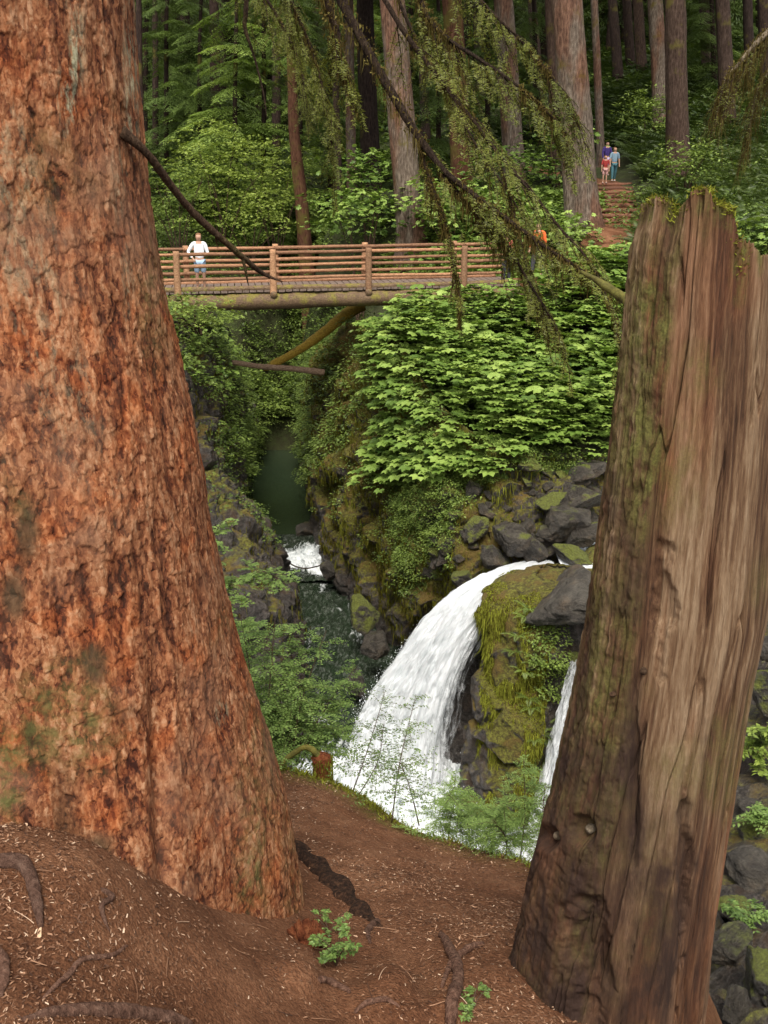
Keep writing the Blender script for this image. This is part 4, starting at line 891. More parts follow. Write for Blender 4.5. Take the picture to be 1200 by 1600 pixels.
q6, m6 = terr(900, [(930, 150), (1230, 150), (1400, 500), (985, 470), (1010, 330), (990, 260), (935, 250)], 26, 60, 4, 26); a_, b_ = proj(q6); k = ~inpoly(a_, b_, path_poly)
stuff('hillside_undergrowth', [clumps(q6[k], m6[k], 30, .5, .14, T_DIAM, rg, .35)], M['leaf_bush'])
q7, m7 = terr(1600, [(200, -40), (1230, -60), (1230, 200), (960, 240), (200, 330)], 55, 118, -40, 45)
stuff('far_hill_undergrowth', [clumps(q7, m7, 22, 1.3, .5, T_DIAM, rg, .2)], M['leaf_bush'])

# ================================================================== boulders
def rock_mesh(name, c, size, seed, mat, rot=0., label=None, group='grey boulders by the falls', flat=.0, catg='boulder', sub=5, amp=.05):
    import bmesh
    from mathutils import Vector
    r_ = np.random.default_rng(seed); bm = bmesh.new(); bmesh.ops.create_icosphere(bm, subdivisions=sub, radius=1.0)
    V = np.array([v.co[:] for v in bm.verts]); F = np.array([[v.index for v in f.verts] for f in bm.faces]); bm.free()
    pl = r_.normal(0, 1, (16, 3)); pl /= np.linalg.norm(pl, axis=1, keepdims=True); off = r_.uniform(.42, .82, 16)
    k = np.where(V@pl.T > .05, off[None]/np.maximum(V@pl.T, 1e-3), 9).min(1); k2 = -np.log(np.exp(-np.where(V@pl.T > .05, off[None]/np.maximum(V@pl.T, 1e-3), 9)*130).sum(1))/130
    V = V*np.minimum(k2, 1.1)[:, None]; n = V/np.linalg.norm(V, axis=1, keepdims=True); wr = worley(V*2.3+seed, seed)
    V = V+n*(amp*1.3*fbm(V*2.6+seed, 4, seed)+amp*.9*fbm(V*9+seed, 3, seed+1)+amp*1.6*(wr[2]-.5)*sstep(0, .12, wr[1]-wr[0])-amp*.7*sstep(.08, 0, wr[1]-wr[0]))[:, None]
    V = V*np.array(size); cr, sr = math.cos(rot), math.sin(rot); V[:, :2] = V[:, :2]@np.array([[cr, sr], [-sr, cr]])
    tz = r_.uniform(-.35, .35); V[:, [0, 2]] = V[:, [0, 2]]@np.array([[math.cos(tz), math.sin(tz)], [-math.sin(tz), math.cos(tz)]])
    o = mk(name, V+np.array(c), F, mat, org=(c[0], c[1], c[2]-size[2]*.5)); return tag(o, label, catg, group)
BL = [(880, 822, 19.55, 44, 30, 'rock', 'large dark wet boulder with a pointed crest above the waterfall lip'), (912, 836, 19.3, 34, 26, 'rock', 'pale grey rounded boulder with curved cracks beside the snag'), (838, 858, 19.3, 22, 22, 'rock', 'small shiny grey boulder touching the waterfall lip'),
      (905, 775, 20.3, 40, 20, 'rock', 'flat grey boulder on top of the large dark wet boulder'), (805, 838, 19.7, 34, 26, 'rock', 'squat brownish boulder left of the large dark wet boulder'), (742, 770, 20.8, 17, 17, 'rock', 'square grey block sticking out of the moss'),
      (745, 825, 20.2, 22, 24, 'rock_mossy', 'mossy block below the square grey block'), (925, 735, 20.9, 30, 16, 'rock_pale', 'grey-brown slab on the ledge behind the snag'), (865, 785, 20.2, 24, 16, 'rock_mossy', 'mossy boulder between the flat grey boulder and green bank'),
      (700, 850, 20.6, 24, 22, 'rock_mossy', 'low mossy boulder over the dark overhang'), (770, 870, 19.6, 26, 20, 'rock', 'dark boulder at the waterfall edge under the green moss'), (722, 905, 19.9, 24, 22, 'rock_mossy', 'mossy tuft-covered boulder just left of the waterfall top'),
      (900, 868, 18.9, 34, 15, 'rock_mossy', 'green-topped low boulder in the stream above the pillar'), (912, 930, 16.7, 84, 38, 'rock_pale', 'big flat brown-grey slab lying on top of the mossy pillar'),
      (885, 1010, 17.0, 36, 44, 'rock_mossy', 'dark mossy boulder under the flat slab'), (868, 1075, 17.0, 30, 20, 'rock', 'black boulder at the head of the small cascade'), (516, 893, 27.2, 15, 20, 'rock', 'wet black boulder jutting over the rapids at the gorge wall'),
      (476, 828, 32.4, 24, 13, 'rock_pale', 'rounded pale boulder in the river between pool and rapids'), (402, 950, 25.6, 16, 26, 'rock_pale', 'tall pinkish grey rock under the left gorge wall'), (440, 965, 25.2, 30, 16, 'rock', 'dark low boulder at the left water edge'), (556, 1070, 20.6, 16, 30, 'rock', 'dark reddish rock standing at the water beside the falls'),
      (590, 1010, 21.6, 26, 22, 'rock', 'black boulder under the overhang left of the falls'), (570, 960, 23.0, 26, 26, 'rock_mossy', 'dull mossy boulder low on the right gorge wall'), (385, 850, 29, 20, 28, 'rock', 'dark rock buttress left of the pale river boulder')]
for i, (px, py, Y, rx, rz, mt, lb) in enumerate(BL):
    k = 1/FOC*(Y/(cs+(800-py)/FOC*sn)); rock_mesh('boulder', P(px, py, Y), (rx*k*1.18, rx*k*1.1, rz*k*1.2), 40+i*7, M[mt], rg.uniform(0, 6), lb, 'boulders around the falls')
BR = [(1200, 935, 17.2, 26, 34, 'rock', 'bluish grey rock behind the snag at the frame edge'), (1195, 1010, 15.0, 30, 26, 'rock_pale', 'pale crumbly rock right of the snag'), (1200, 1070, 13.4, 34, 44, 'rock_mossy', 'tall mossy boulder right of the snag, above the leafy plant'),
      (1215, 1225, 11.6, 52, 34, 'rock', 'black shaded boulder below the leafy plant'), (1180, 1268, 10.6, 40, 14, 'rock_pale', 'thin flat grey ledge rock right of the snag'), (1190, 1310, 9.9, 60, 28, 'rock_mossy', 'moss-edged black boulder with a fern on top'),
      (1185, 1365, 8.8, 62, 24, 'rock_pale', 'cracked flat grey rock in the right strip'), (1150, 1425, 8.0, 34, 26, 'rock_mossy', 'small mossy boulder beside the cracked flat grey rock'), (1140, 1478, 6.9, 44, 26, 'rock', 'smooth grey boulder over a black hollow'), (1205, 1540, 6.2, 70, 80, 'rock_mossy', 'big rounded moss-covered boulder in the bottom right corner'),
      (1150, 1580, 6.0, 30, 34, 'rock', 'dark wet rock at the foot of the big rounded mossy boulder')]
for i, (px, py, Y, rx, rz, mt, lb) in enumerate(BR):
    k = 1/FOC*(Y/(cs+(800-py)/FOC*sn)); rock_mesh('boulder', P(px, py, Y), (rx*k*1.1, rx*k*1.0, rz*k*1.15), 300+i*7, M[mt], rg.uniform(0, 6), lb, 'boulders beside the snag')
# angular rocks packed in the bank above the fall
gk, gkn = on_wall(RG, RNn, 60, [(720, 760), (800, 730), (950, 725), (960, 860), (860, 880), (780, 880), (690, 930), (650, 900)], pxR, pyR)
for i in range(60):
    s = rg.uniform(.10, .30); rock_mesh('bank_rock', gk[i]+gkn[i]*.02, (s*1.2, s, s*.8), 800+i*3, M['rock' if i % 5 else 'rock_mossy'], rg.uniform(0, 6), 'angular dark rock wedged in the mossy bank above the waterfall', 'rocks wedged in the bank above the waterfall', catg='rock', sub=4)
# stones of the gravel bar
for i in range(26):
    px, py, Y = rg.uniform(395, 480), rg.uniform(684, 712), rg.uniform(44.2, 46.4); q = Pz(px, Y, -12.0+rg.uniform(-.05, .12)); s = rg.uniform(.12, .4)
    rock_mesh('stone', q, (s, s*.8, s*.5), 600+i, M['rock' if i % 3 else 'rock_mossy'], rg.uniform(0, 6), 'stone on the gravel bar at the far end of the green pool', 'stones on the gravel bar', catg='stone', sub=3)

# ================================================================== log bridge
A = Pz(90, 27.75, -3.08); B = Pz(812, 29.7, -2.98); ab = B-A; LB = np.linalg.norm(ab[:2]); ex = ab/LB; ey = np.array([-ex[1], ex[0], 0]); ey /= np.linalg.norm(ey)
def bp(t, o, z): return A+ex*t+ey*o+np.array([0, 0, z])
ts = np.linspace(0, LB, 400); pxs = proj(np.array([bp(t, 0, 0) for t in ts]))[0]
def t_at(px): return float(np.interp(px, pxs, ts))
def build_bridge():
    rb = np.random.default_rng(3)
    root = thing('log_bridge', 'rustic log footbridge with peeled log railings across the gorge', 'bridge', bp(LB/2, 1, 0)); WD = 2.0
    def log(nm, a, b, r0, r1, mat, n=24, wob=.012, seed=0, seg=12):
        t = np.linspace(0, 1, n); p = a[None]*(1-t[:, None])+b[None]*t[:, None]; p = p+wob*np.stack([fbm(np.stack([t*3, t*0+seed, t*0], -1), 2, 5), 0*t, fbm(np.stack([t*3, t*0+seed, t*0], -1), 2, 6)], -1)*2
        return mktube(nm, p, np.linspace(r0, r1, n), mat, root, seg, .10, seed)
    for o in (.0, WD): log('stringer', bp(.4, o, -.43), bp(LB+.3, o, -.33), .25, .20, M['beam'], 60, .02, int(o*3)+1, 18)
    for k, o in enumerate((-.02, WD+.02)):
        log('curb_log', bp(.1, o, -.04), bp(LB-.2, o, -.04), .085, .075, M['rail'] if k else M['beam'], 60, .02, 7+k)
    V, F = [], []
    npl = int(LB/.2)
    for i in range(npl):
        t0 = i*LB/npl; c = bp(t0+.09, WD/2, -.10+rb.uniform(-.006, .006)); hx, hy, hz = .088, WD/2+.12+rb.uniform(-.04, .04), .03
        for s in ((-1, -1, -1), (1, -1, -1), (1, 1, -1), (-1, 1, -1), (-1, -1, 1), (1, -1, 1), (1, 1, 1), (-1, 1, 1)): V.append(c+ex*hx*s[0]+ey*hy*s[1]+np.array([0, 0, hz*s[2]]))
        F += [[x+i*8 for x in f] for f in ((0, 3, 2, 1), (4, 5, 6, 7), (0, 1, 5, 4), (1, 2, 6, 5), (2, 3, 7, 6), (3, 0, 4, 7))]
    mk('deck', V, F, M['deck'], root, smooth=False)
    tn = [t_at(x) for x in (130, 278, 427, 575, 723)]
    for k, o in enumerate((-.10, WD+.10)):
        sg = -1 if k == 0 else 1
        tl = tn if k == 0 else [t+.18 for t in tn]
        for i, t in enumerate(tl):
            log('post', bp(t, o+sg*.02, -.22), bp(t+.01, o, 1.03), .098, .085, M['post'], 14, .004, 20+i+k*9, 14)
            log('bracket', bp(t, o-sg*.25, -.20), bp(t, o+sg*.12, -.20), .10, .10, M['beam'], 6, 0, 40+i, 10)
        ends = [0]+tl+[LB-.1 if k == 0 else LB]
        for h in (.93, .59, .24):
            for i in range(len(ends)-1):
                if h < .9 and i == len(ends)-2 and k == 0: e1 = ends[i]+1.2
                else: e1 = ends[i+1]+.06
                r = rb.uniform(.043, .054); dz = rb.uniform(-.012, .012)
                log('rail', bp(ends[i]-.05, o-sg*.13, h+dz), bp(e1, o-sg*.13, h+rb.uniform(-.012, .012)), r*1.06, r*.92, M['rail'], 14, .008, i+int(h*50)+k*70, 10)
build_bridge()
# fallen logs under the bridge
tag(mktube('fallen_log', crom(PP([(566, 476, 31.6), (540, 492, 31.4), (505, 520, 31.2), (470, 545, 31.0), (425, 570, 30.8), (412, 577, 30.8)]), 40), np.linspace(.20, .09, 40), M['log_moss'], None, 16, .16, 9), 'steep fallen log coated in orange-yellow moss under the bridge', 'log')
tag(mktube('fallen_log', crom(PP([(362, 566, 30.4), (410, 573, 30.6), (455, 576, 30.7), (507, 582, 30.8)]), 30), np.linspace(.08, .10, 30), M['log'], None, 12, .1, 3), 'thin bare fallen log lying level across the gorge', 'log')
tag(mktube('cable', crom(PP([(446, 876, 28.4), (462, 885, 28.2), (480, 888, 28.1), (503, 883, 28.2)]), 20), .022, M['branch'], None, 8), 'thin dark line sagging across the white rapids', 'cable')
tag(mktube('mossy_branch', crom(PP([(908, 424, 3.75), (930, 437, 3.7), (955, 452, 3.65), (985, 474, 3.55), (1010, 495, 3.45)]), 24), np.linspace(.006, .026, 24), M['moss_stub'], None, 12, .3, 3), 'short stub of branch thick with bright green moss left of the snag', 'branch')

# ================================================================== trail and steps
def strip(name, ctr, wid, mat, lift=.05):
    c = crom(np.array(ctr, float), 60); t = np.gradient(c[:, :2], axis=0); t /= np.linalg.norm(t, axis=1, keepdims=True); s = np.stack([-t[:, 1], t[:, 0]], -1); k = np.linspace(-1, 1, 13)
    wd = np.interp(np.linspace(0, 1, 60), np.linspace(0, 1, len(wid)), wid); XY = c[:, None, :2]+s[:, None]*(k[None, :, None]*wd[:, None, None])
    Z = c[:, None, 2]+lift-.10*np.abs(k)[None]**3+.02*fbm(np.concatenate([XY*3, XY[..., :1]*0], -1), 3, 4)
    return tag(mk(name, np.concatenate([XY, Z[..., None]], -1), gridF(60, 13), mat, attrs={'moss': 0*Z}, org=c[30]), kind='structure')
be = bp(LB-.3, 1.0, -.1)
s0, s1 = P(966, 352, 37.6), P(958, 287, 47.6)
strip('trail', [be, be+np.array([2.2, 1.6, .05]), (be+s0)/2+np.array([1.2, .4, .12]), s0-np.array([.6, 1.6, .12]), s0, s0+(s1-s0)*.5, s1, s1+np.array([-.8, 4, .3]), s1+np.array([-3, 9, .8])], [1.0, .8, .8, .8, .75, .75, .7, .6, .6], M['soil'], .02)
st = thing('trail_steps', 'flight of brown log-edged trail steps climbing the slope', 'steps', s0)
for i in range(9):
    f = (i+.3)/9; c = s0+(s1-s0)*f; hw = .82
    V = []; r0, r1 = c+np.array([-hw, 0, .02]), c+np.array([hw, .05, .02])
    o = mktube('riser_log', np.linspace(r0, r1, 10)+np.array([0, 0, .05]), .09, M['step'], st, 10, .12, i)
    cc = c+np.array([0, .55, .10]); n_ = 12; X_, Y_ = np.meshgrid(np.linspace(-hw, hw, n_), np.linspace(-.45, .62, n_)); Z_ = .05+.02*fbm(np.stack([X_*4, Y_*4, 0*X_+i], -1), 3, 6)-.12*(np.abs(X_)/hw)**6
    mk('tread', np.stack([cc[0]+X_, cc[1]+Y_, cc[2]+Z_-.06], -1), gridF(n_, n_), M['soil'], st, attrs={'moss': 0*X_})

# ================================================================== people
def skinobj(name, J, E, mat, parent, sub=2):
    """J: name->(xyz, radius); E: edges; root first"""
    import bmesh
    ks = list(J); me = bpy.data.meshes.new(name); me.from_pydata([J[k][0] for k in ks], [(ks.index(a), ks.index(b)) for a, b in E], [])
    o = bpy.data.objects.new(name, me); C.collection.objects.link(o); o.parent = parent
    sm = o.modifiers.new('skin', 'SKIN'); sm.use_smooth_shade = True
    for i, k in enumerate(ks):
        r = J[k][1]; r = r if isinstance(r, tuple) else (r, r); me.skin_vertices[0].data[i].radius = r; me.skin_vertices[0].data[i].use_root = (i == 0)
    s = o.modifiers.new('subsurf', 'SUBSURF'); s.levels = s.render_levels = sub
    me.materials.append(mat); return o
SKIN = m_plain('skin', (.42, .24, .16), .6, .06); HAIRD = m_plain('dark_hair', (.02, .012, .008), .6); HAIRB = m_plain('brown_hair', (.16, .08, .035), .6)
def person(label, loc, h, yaw, pose, top, bottom, hair, short=True, sleeve='long', shoes=(.6, .6, .6), vest=None):
    root = thing('person', label, 'person', loc, 'people on the bridge and trail'); root.rotation_euler = (0, 0, yaw)
    S = lambda x, y, z: (x*h, -y*h, z*h)                # y forward = towards -Y (the viewer) at yaw 0
    J = {'pelvis': (S(0, 0, .53), (.075*h, .052*h)), 'waist': (S(0, 0, .61), (.066*h, .048*h)), 'chest': (S(0, .005, .72), (.082*h, .056*h)), 'neckb': (S(0, 0, .815), (.05*h, .04*h)), 'neck': (S(0, .005, .85), .028*h),
         'head': (S(0, .015, .905), (.056*h, .062*h)), 'crown': (S(0, .01, .965), (.056*h, .062*h))}
    E = [('pelvis', 'waist'), ('waist', 'chest'), ('chest', 'neckb'), ('neckb', 'neck'), ('neck', 'head'), ('head', 'crown')]
    legs = {'stand': ((.01, .01), (.0, .0)), 'walk': ((.06, .10), (-.03, -.10))}[pose.get('legs', 'stand')]
    for s, nm in ((-1, 'l'), (1, 'r')):
        kn, an = legs[0 if s < 0 else 1]
        J['hip'+nm] = (S(s*.052, 0, .49), .052*h); J['knee'+nm] = (S(s*.060, kn, .28), .034*h); J['ankle'+nm] = (S(s*.062, an, .045), .021*h); J['toe'+nm] = (S(s*.072, an+.085, .018), .018*h)
        E += [('pelvis', 'hip'+nm), ('hip'+nm, 'knee'+nm), ('knee'+nm, 'ankle'+nm), ('ankle'+nm, 'toe'+nm)]
        el, wr = pose['arm'+nm]
        J['sh'+nm] = (S(s*.105, 0, .80), .037*h); J['el'+nm] = (S(s*el[0], el[1], el[2]), .025*h); J['wr'+nm] = (S(s*wr[0], wr[1], wr[2]), .017*h)
        d = np.array(wr)-np.array(el); d /= np.linalg.norm(d); hd = np.array(wr)+d*.045; J['hand'+nm] = (S(s*hd[0], hd[1], hd[2]), (.020*h, .012*h))
        E += [('neckb', 'sh'+nm), ('sh'+nm, 'el'+nm), ('el'+nm, 'wr'+nm), ('wr'+nm, 'hand'+nm)]
        for q in range(4):
            f = hd+d*(.042-.006*abs(q-1.3))+np.array([(q-1.5)*.011, .004*q, -.006]); J[f'f{q}'+nm] = (S(s*f[0], f[1], f[2]), .0052*h); E.append(('hand'+nm, f'f{q}'+nm))
        f = hd+d*.012+np.array([-.028, .012, 0]); J['th'+nm] = (S(s*f[0], f[1], f[2]), .0058*h); E.append(('hand'+nm, 'th'+nm))
    body = skinobj('body', J, E, SKIN, root)
    g = lambda k, m: (J[k][0], tuple(x*m for x in (J[k][1] if isinstance(J[k][1], tuple) else (J[k][1],)*2)))
    T = {k: g(k, 1.2) for k in ('chest', 'waist', 'pelvis', 'neckb', 'shl', 'shr', 'ell', 'elr')}; TE = [('chest', 'waist'), ('waist', 'pelvis'), ('chest', 'neckb'), ('neckb', 'shl'), ('neckb', 'shr'), ('shl', 'ell'), ('shr', 'elr')]
    if sleeve == 'long': T['wrl'] = g('wrl', 1.35); T['wrr'] = g('wrr', 1.35); TE += [('ell', 'wrl'), ('elr', 'wrr')]
    skinobj('shirt', T, TE, top, root)
    if vest is not None:
        Vv = {k: g(k, 1.32) for k in ('chest', 'waist', 'pelvis')}; skinobj('vest', Vv, [('chest', 'waist'), ('waist', 'pelvis')], vest, root)
    B_ = {k: g(k, 1.22) for k in ('pelvis', 'hipl', 'hipr')}; BE = [('pelvis', 'hipl'), ('pelvis', 'hipr')]
    for s in 'lr':
        B_['knee'+s] = g('knee'+s, 1.4); BE.append(('hip'+s, 'knee'+s))
        if not short: B_['ankle'+s] = g('ankle'+s, 1.5); BE.append(('knee'+s, 'ankle'+s))
    skinobj('shorts' if short else 'trousers', B_, BE, bottom, root)
    hh = {'c': (S(0, -.004, .985), (.066*h, .072*h)), 'b': (S(0, -.032, .925), (.058*h, .045*h))}; he = [('c', 'b')]
    if pose.get('long'): hh['e'] = (S(0, -.04, .84), (.045*h, .024*h)); he.append(('b', 'e'))
    skinobj('hair', hh, he, hair, root)
    # eyes, nose and mouth
    V, F = [], []
    def dot(x, y, z, r, sx=1.):
        k = len(V); V.extend([S(x-r*sx, y, z), S(x, y, z-r), S(x+r*sx, y, z), S(x, y, z+r), S(x, y+r*.8, z)]); F.extend([[k, k+1, k+4], [k+1, k+2, k+4], [k+2, k+3, k+4], [k+3, k, k+4]])
    for s in (-1, 1): dot(s*.017, .052, .932, .0055)
    dot(0, .054, .895, .005, 2.4); fc_ = bpy.data.meshes.new('face_features'); fc_.from_pydata(V, [], F); fo = bpy.data.objects.new('face_features', fc_); C.collection.objects.link(fo); fo.parent = root; fc_.materials.append(HAIRD)
    nn = bpy.data.meshes.new('nose'); nn.from_pydata([S(-.007, .052, .905), S(.007, .052, .905), S(0, .052, .93), S(0, .068, .908)], [], [(0, 1, 3), (1, 2, 3), (2, 0, 3)]); no = bpy.data.objects.new('nose', nn); C.collection.objects.link(no); no.parent = root; nn.materials.append(SKIN)
    sh = m_plain('shoe', shoes)
    for s in 'lr':
        a, b = J['ankle'+s][0], J['toe'+s][0]; skinobj('shoe', {'a': ((a[0], a[1]+.012*h, .024*h), (.026*h, .022*h)), 'b': ((b[0], b[1], .018*h), (.024*h, .017*h))}, [('a', 'b')], sh, root)
    return root
white = m_plain('white_cotton', (.78, .80, .82)); pblue = m_plain('pale_blue_denim', (.36, .50, .66)); red = m_plain('red_cloth', (.30, .035, .03)); pink = m_plain('pink_red_cloth', (.62, .13, .12)); orange = m_plain('orange_red_cloth', (.68, .12, .03))
purple = m_plain('purple_cloth', (.05, .03, .15)); greyb = m_plain('grey_blue_cloth', (.20, .29, .36)); teal = m_plain('teal_cloth', (.05, .13, .15)); khaki = m_plain('khaki', (.24, .19, .12)); dark = m_plain('dark_cloth', (.04, .04, .05))
tb = t_at(311)
person('person in a white long-sleeved top and pale blue shorts, hand on hip, on the bridge', bp(tb+.05, .42, -.07), 1.56, .15, {'arml': ((.20, -.02, .66), (.12, .07, .56)), 'armr': ((.15, .0, .64), (.12, .09, .62)), 'legs': 'stand'}, white, pblue, HAIRB, True)
person('person in a pink-red top leaning on the railing at the right bridge end', bp(t_at(797), .45, -.07), 1.42, .3, {'arml': ((.14, .06, .66), (.10, .16, .64)), 'armr': ((.14, .06, .66), (.10, .16, .64))}, pink, dark, HAIRB, False, 'short')
q = P(838, 440, 31.6); q[2] = bp(0, 0, 0)[2]-.02
person('dark-haired person in an orange-red top walking off the right bridge end', q+np.array([0, 0, .08]), 1.62, -.5, {'arml': ((.14, .03, .64), (.13, .10, .52)), 'armr': ((.14, .0, .64), (.13, .05, .5)), 'legs': 'walk'}, orange, dark, HAIRD, False, 'long')
def on_steps(f, dx): c = s0+(s1-s0)*f; return c+np.array([dx, 0, .14])
person('dark-haired person in a purple jacket over white, behind the others on the steps', on_steps(1.16, -.34), 1.5, .1, {'arml': ((.14, .02, .64), (.13, .06, .5)), 'armr': ((.14, .02, .64), (.14, .03, .5)), 'legs': 'stand', 'long': 1}, purple, m_plain('pale_lilac_cloth', (.45, .38, .55)), HAIRD, True, vest=None)
person('person in a grey-blue top and teal trousers coming down the steps', on_steps(.98, -.02), 1.46, .05, {'arml': ((.14, .02, .64), (.14, .06, .5)), 'armr': ((.14, .0, .64), (.15, .03, .5)), 'legs': 'walk'}, greyb, teal, HAIRB, False, 'short', (.75, .75, .75), vest=greyb)
person('small person in red half hidden between the trunk and the steps', on_steps(.92, -.42), 1.18, .0, {'arml': ((.14, .02, .64), (.14, .04, .5)), 'armr': ((.14, .02, .64), (.14, .03, .5))}, red, m_plain('pink_cloth', (.5, .28, .26)), HAIRB, True, 'short')

# ================================================================== background trees
def big_trunk(root, base, top, r0, r1, mat, seed, n=90, seg=40, furrow=.05, flare=.45):
    t = np.linspace(0, 1, n)**1.3; H = np.linalg.norm(top-base); pth = base[None]*(1-t[:, None])+top[None]*t[:, None]+.15*np.stack([fbm(np.stack([t*3, t*0+seed, t*0], -1), 2, 1), fbm(np.stack([t*3, t*0+seed, t*0], -1), 2, 2), 0*t], -1)
    pth[0, 2] -= .6; rr = r0+(r1-r0)*t; rr = rr*(1+flare*np.exp(-t*H/.55))
    a = np.arange(seg)*2*math.pi/seg; ring = np.stack([np.cos(a), np.sin(a), 0*a], -1)
    q = ring[None]*rr[:, None, None]+pth[:, None]
    d = furrow*(fbm(np.stack([np.broadcast_to(np.cos(a)*r0*7, (n, seg)), np.broadcast_to(np.sin(a)*r0*7, (n, seg)), q[..., 2]*.7+seed], -1), 3, seed)+.5*fbm(q*5, 2, seed+1))+.12*r0*np.sin(5*a+seed)[None]*np.exp(-t*H/1.)[:, None]
    V = q+ring[None]*d[..., None]*(r0/.5)
    return mk('trunk', V, gridF(n, seg, True), mat, root)
crown_cache = {}
def crown_data(kind, h0, h1, rad, nb, seed, mat):
    key = (kind, h0, h1, rad, nb, seed, mat.name)
    if key in crown_cache: return crown_cache[key]
    r_ = np.random.default_rng(seed); parts = []; B = [bough_t(r_) for _ in range(3)]
    h = np.sort(r_.uniform(0, 1, nb)); a = r_.uniform(0, 2*math.pi, nb)+np.arange(nb)*2.4; L = rad*(1-h*.82)*r_.uniform(.7, 1.15, nb)
    for k in range(3):
        m = np.arange(nb) % 3 == k; d = np.stack([np.cos(a[m]), np.sin(a[m]), r_.uniform(-.25, .2, m.sum())], -1)
        V, F, T = inst(B[k][0], B[k][1], np.stack([0*h[m], 0*h[m], h0+(h1-h0)*h[m]], -1), basis(d, np.tile([0, 0, 1.], (m.sum(), 1))), L[m], np.clip(r_.normal(.5, .18, m.sum()), 0, 1))
        T = np.clip(T+.15*noise(V*1.5, 3), 0, 1); parts.append((V, F, T))
    V, F, T = cat(parts); o = mk('crown', V, F, mat, attrs={'tint': T}, org=(0, 0, 0), smooth=False)
    crown_cache[key] = o.data; bpy.data.objects.remove(o); return crown_cache[key]
def bg_tree(px0, pxb, Y, dia, mat, label, crown=(12, 30, 4.2, 70, 1, 'needle_dark'), group='tall conifers across the gorge', H=32, name='conifer_tree', flare=.35, base=None, rot=None):
    """px at the top edge of the photo, px at the base, distance, trunk width in px"""
    r = dia/2/FOC*Y/1.05; xb = (pxb-600)/FOC*Y/1.04; xt = (px0-600)/FOC*Y/1.112; zt = .148*Y; zb = float(fz(xb, Y)) if base is None else base; sl = (xt-xb)/max(zt-zb, 2.); sl = max(min(sl, .16), -.16)
    b = np.array([xb, Y, zb-.1]); top = b+np.array([sl*H, 0, H]); seed = int(abs(px0*7+pxb)) % 997
    root = thing(name, label, 'tree', b, group); big_trunk(root, b, top, r*1.0, r*.30, mat, seed, flare=flare)
    if crown:
        h0, h1, rad, nb, sd_, mt = crown; me = crown_data('c', h0, h1, rad, nb, sd_, M[mt]); o = bpy.data.objects.new('crown', me); C.collection.objects.link(o); o.parent = root
        o.location = (sl*(h0+h1)*.5, 0, 0); o.rotation_euler = (0, 0, (seed*1.7) % 6.28 if rot is None else rot)
    return root
HI = (14, 31, 4.2, 66, 1, 'needle_dark'); HI2 = (15, 30, 4.6, 66, 2, 'needle_dark')
bg_tree(888, 917, 37.6, 54, M['bark_grey'], 'massive grey-brown trunk leaning left beside the trail steps', HI)
bg_tree(1053, 1053, 44, 36, M['bark_brown'], 'dark purplish-brown trunk right of the trail steps', HI2)
bg_tree(1022, 1020, 60, 25, M['bark_grey'], 'grey-brown trunk just left behind the dark purplish trunk', HI)
bg_tree(1122, 1124, 56, 24, M['bark_brown'], 'mottled brown trunk near the top right, left of the hanging moss', HI2)
bg_tree(929, 934, 55, 13, M['bark_grey'], 'thin pale grey trunk touching the massive leaning trunk', HI)
bg_tree(855, 862, 58, 15, M['bark_brown'], 'narrow brown trunk left of the massive leaning trunk', HI2)
bg_tree(786, 806, 48, 34, M['bark_grey'], 'grey-brown trunk behind the mossy boughs, left of the narrow brown trunk', HI)
bg_tree(948, 952, 76, 16, M['bark_dark'], 'dark trunk deep in the forest right of the thin pale trunk', HI2)
bg_tree(968, 970, 82, 15, M['bark_dark'], 'dark trunk deep in the forest, second right of the thin pale trunk', HI)
bg_tree(988, 988, 78, 17, M['bark_brown'], 'dim brown trunk deep in the forest left of the grey-brown trunk', HI2)
bg_tree(1003, 1002, 92, 12, M['bark_dark'], 'faint black trunk squeezed beside the grey-brown trunk', HI)
bg_tree(1086, 1087, 72, 20, M['bark_dark'], 'black trunk right of the dark purplish-brown trunk', HI)
bg_tree(1105, 1104, 86, 12, M['bark_dark'], 'faint thin trunk between two brown trunks at the top right', HI2)
bg_tree(1150, 1150, 68, 16, M['bark_dark'], 'dark trunk right of the mottled brown trunk', HI)
bg_tree(1178, 1180, 60, 20, M['bark_dark'], 'dark trunk behind the hanging moss at the right edge', HI2)
bg_tree(872, 872, 88, 12, M['bark_dark'], 'black trunk glimpsed beside the narrow brown trunk', HI)
bg_tree(832, 834, 80, 16, M['bark_dark'], 'dark trunk behind the mossy boughs', HI2)
bg_tree(745, 748, 84, 18, M['bark_dark'], 'dark trunk behind the twin diagonal boughs', HI)
bg_tree(612, 643, 41, 46, M['bark_grey'], 'large furrowed pale grey trunk behind the middle of the bridge', HI)
bg_tree(706, 722, 46, 34, M['bark_rust'], 'dark rusty trunk mostly veiled by mossy boughs', HI2)
bg_tree(545, 552, 50, 19, M['bark_grey'], 'slim grey trunk left of the large pale grey trunk', HI)
bg_tree(572, 585, 53, 34, M['bark_dark'], 'dark brown trunk between slim grey and large pale grey trunks', HI2)
bg_tree(520, 532, 47, 13, M['bark_dark'], 'slender black trunk left of the slim grey trunk', HI, H=24)
bg_tree(448, 484, 49, 30, M['bark_rust'], 'rusty red mossy trunk rising behind the bridge railing', None, H=17)
bg_tree(216, 218, 46, 12, M['bark_dark'], 'thin black trunk beside the big red trunk', None, H=26)
bg_tree(240, 246, 62, 11, M['bark_dark'], 'thin dark trunk half lost in dark conifer boughs', None, H=26)
bg_tree(336, 340, 62, 18, M['bark_dark'], 'dark trunk deep among the left conifers', None)
bg_tree(430, 432, 66, 15, M['bark_dark'], 'dark trunk behind the pale green hemlock', None)
bg_tree(660, 664, 70, 15, M['bark_dark'], 'dark trunk right behind the large pale grey trunk', HI)
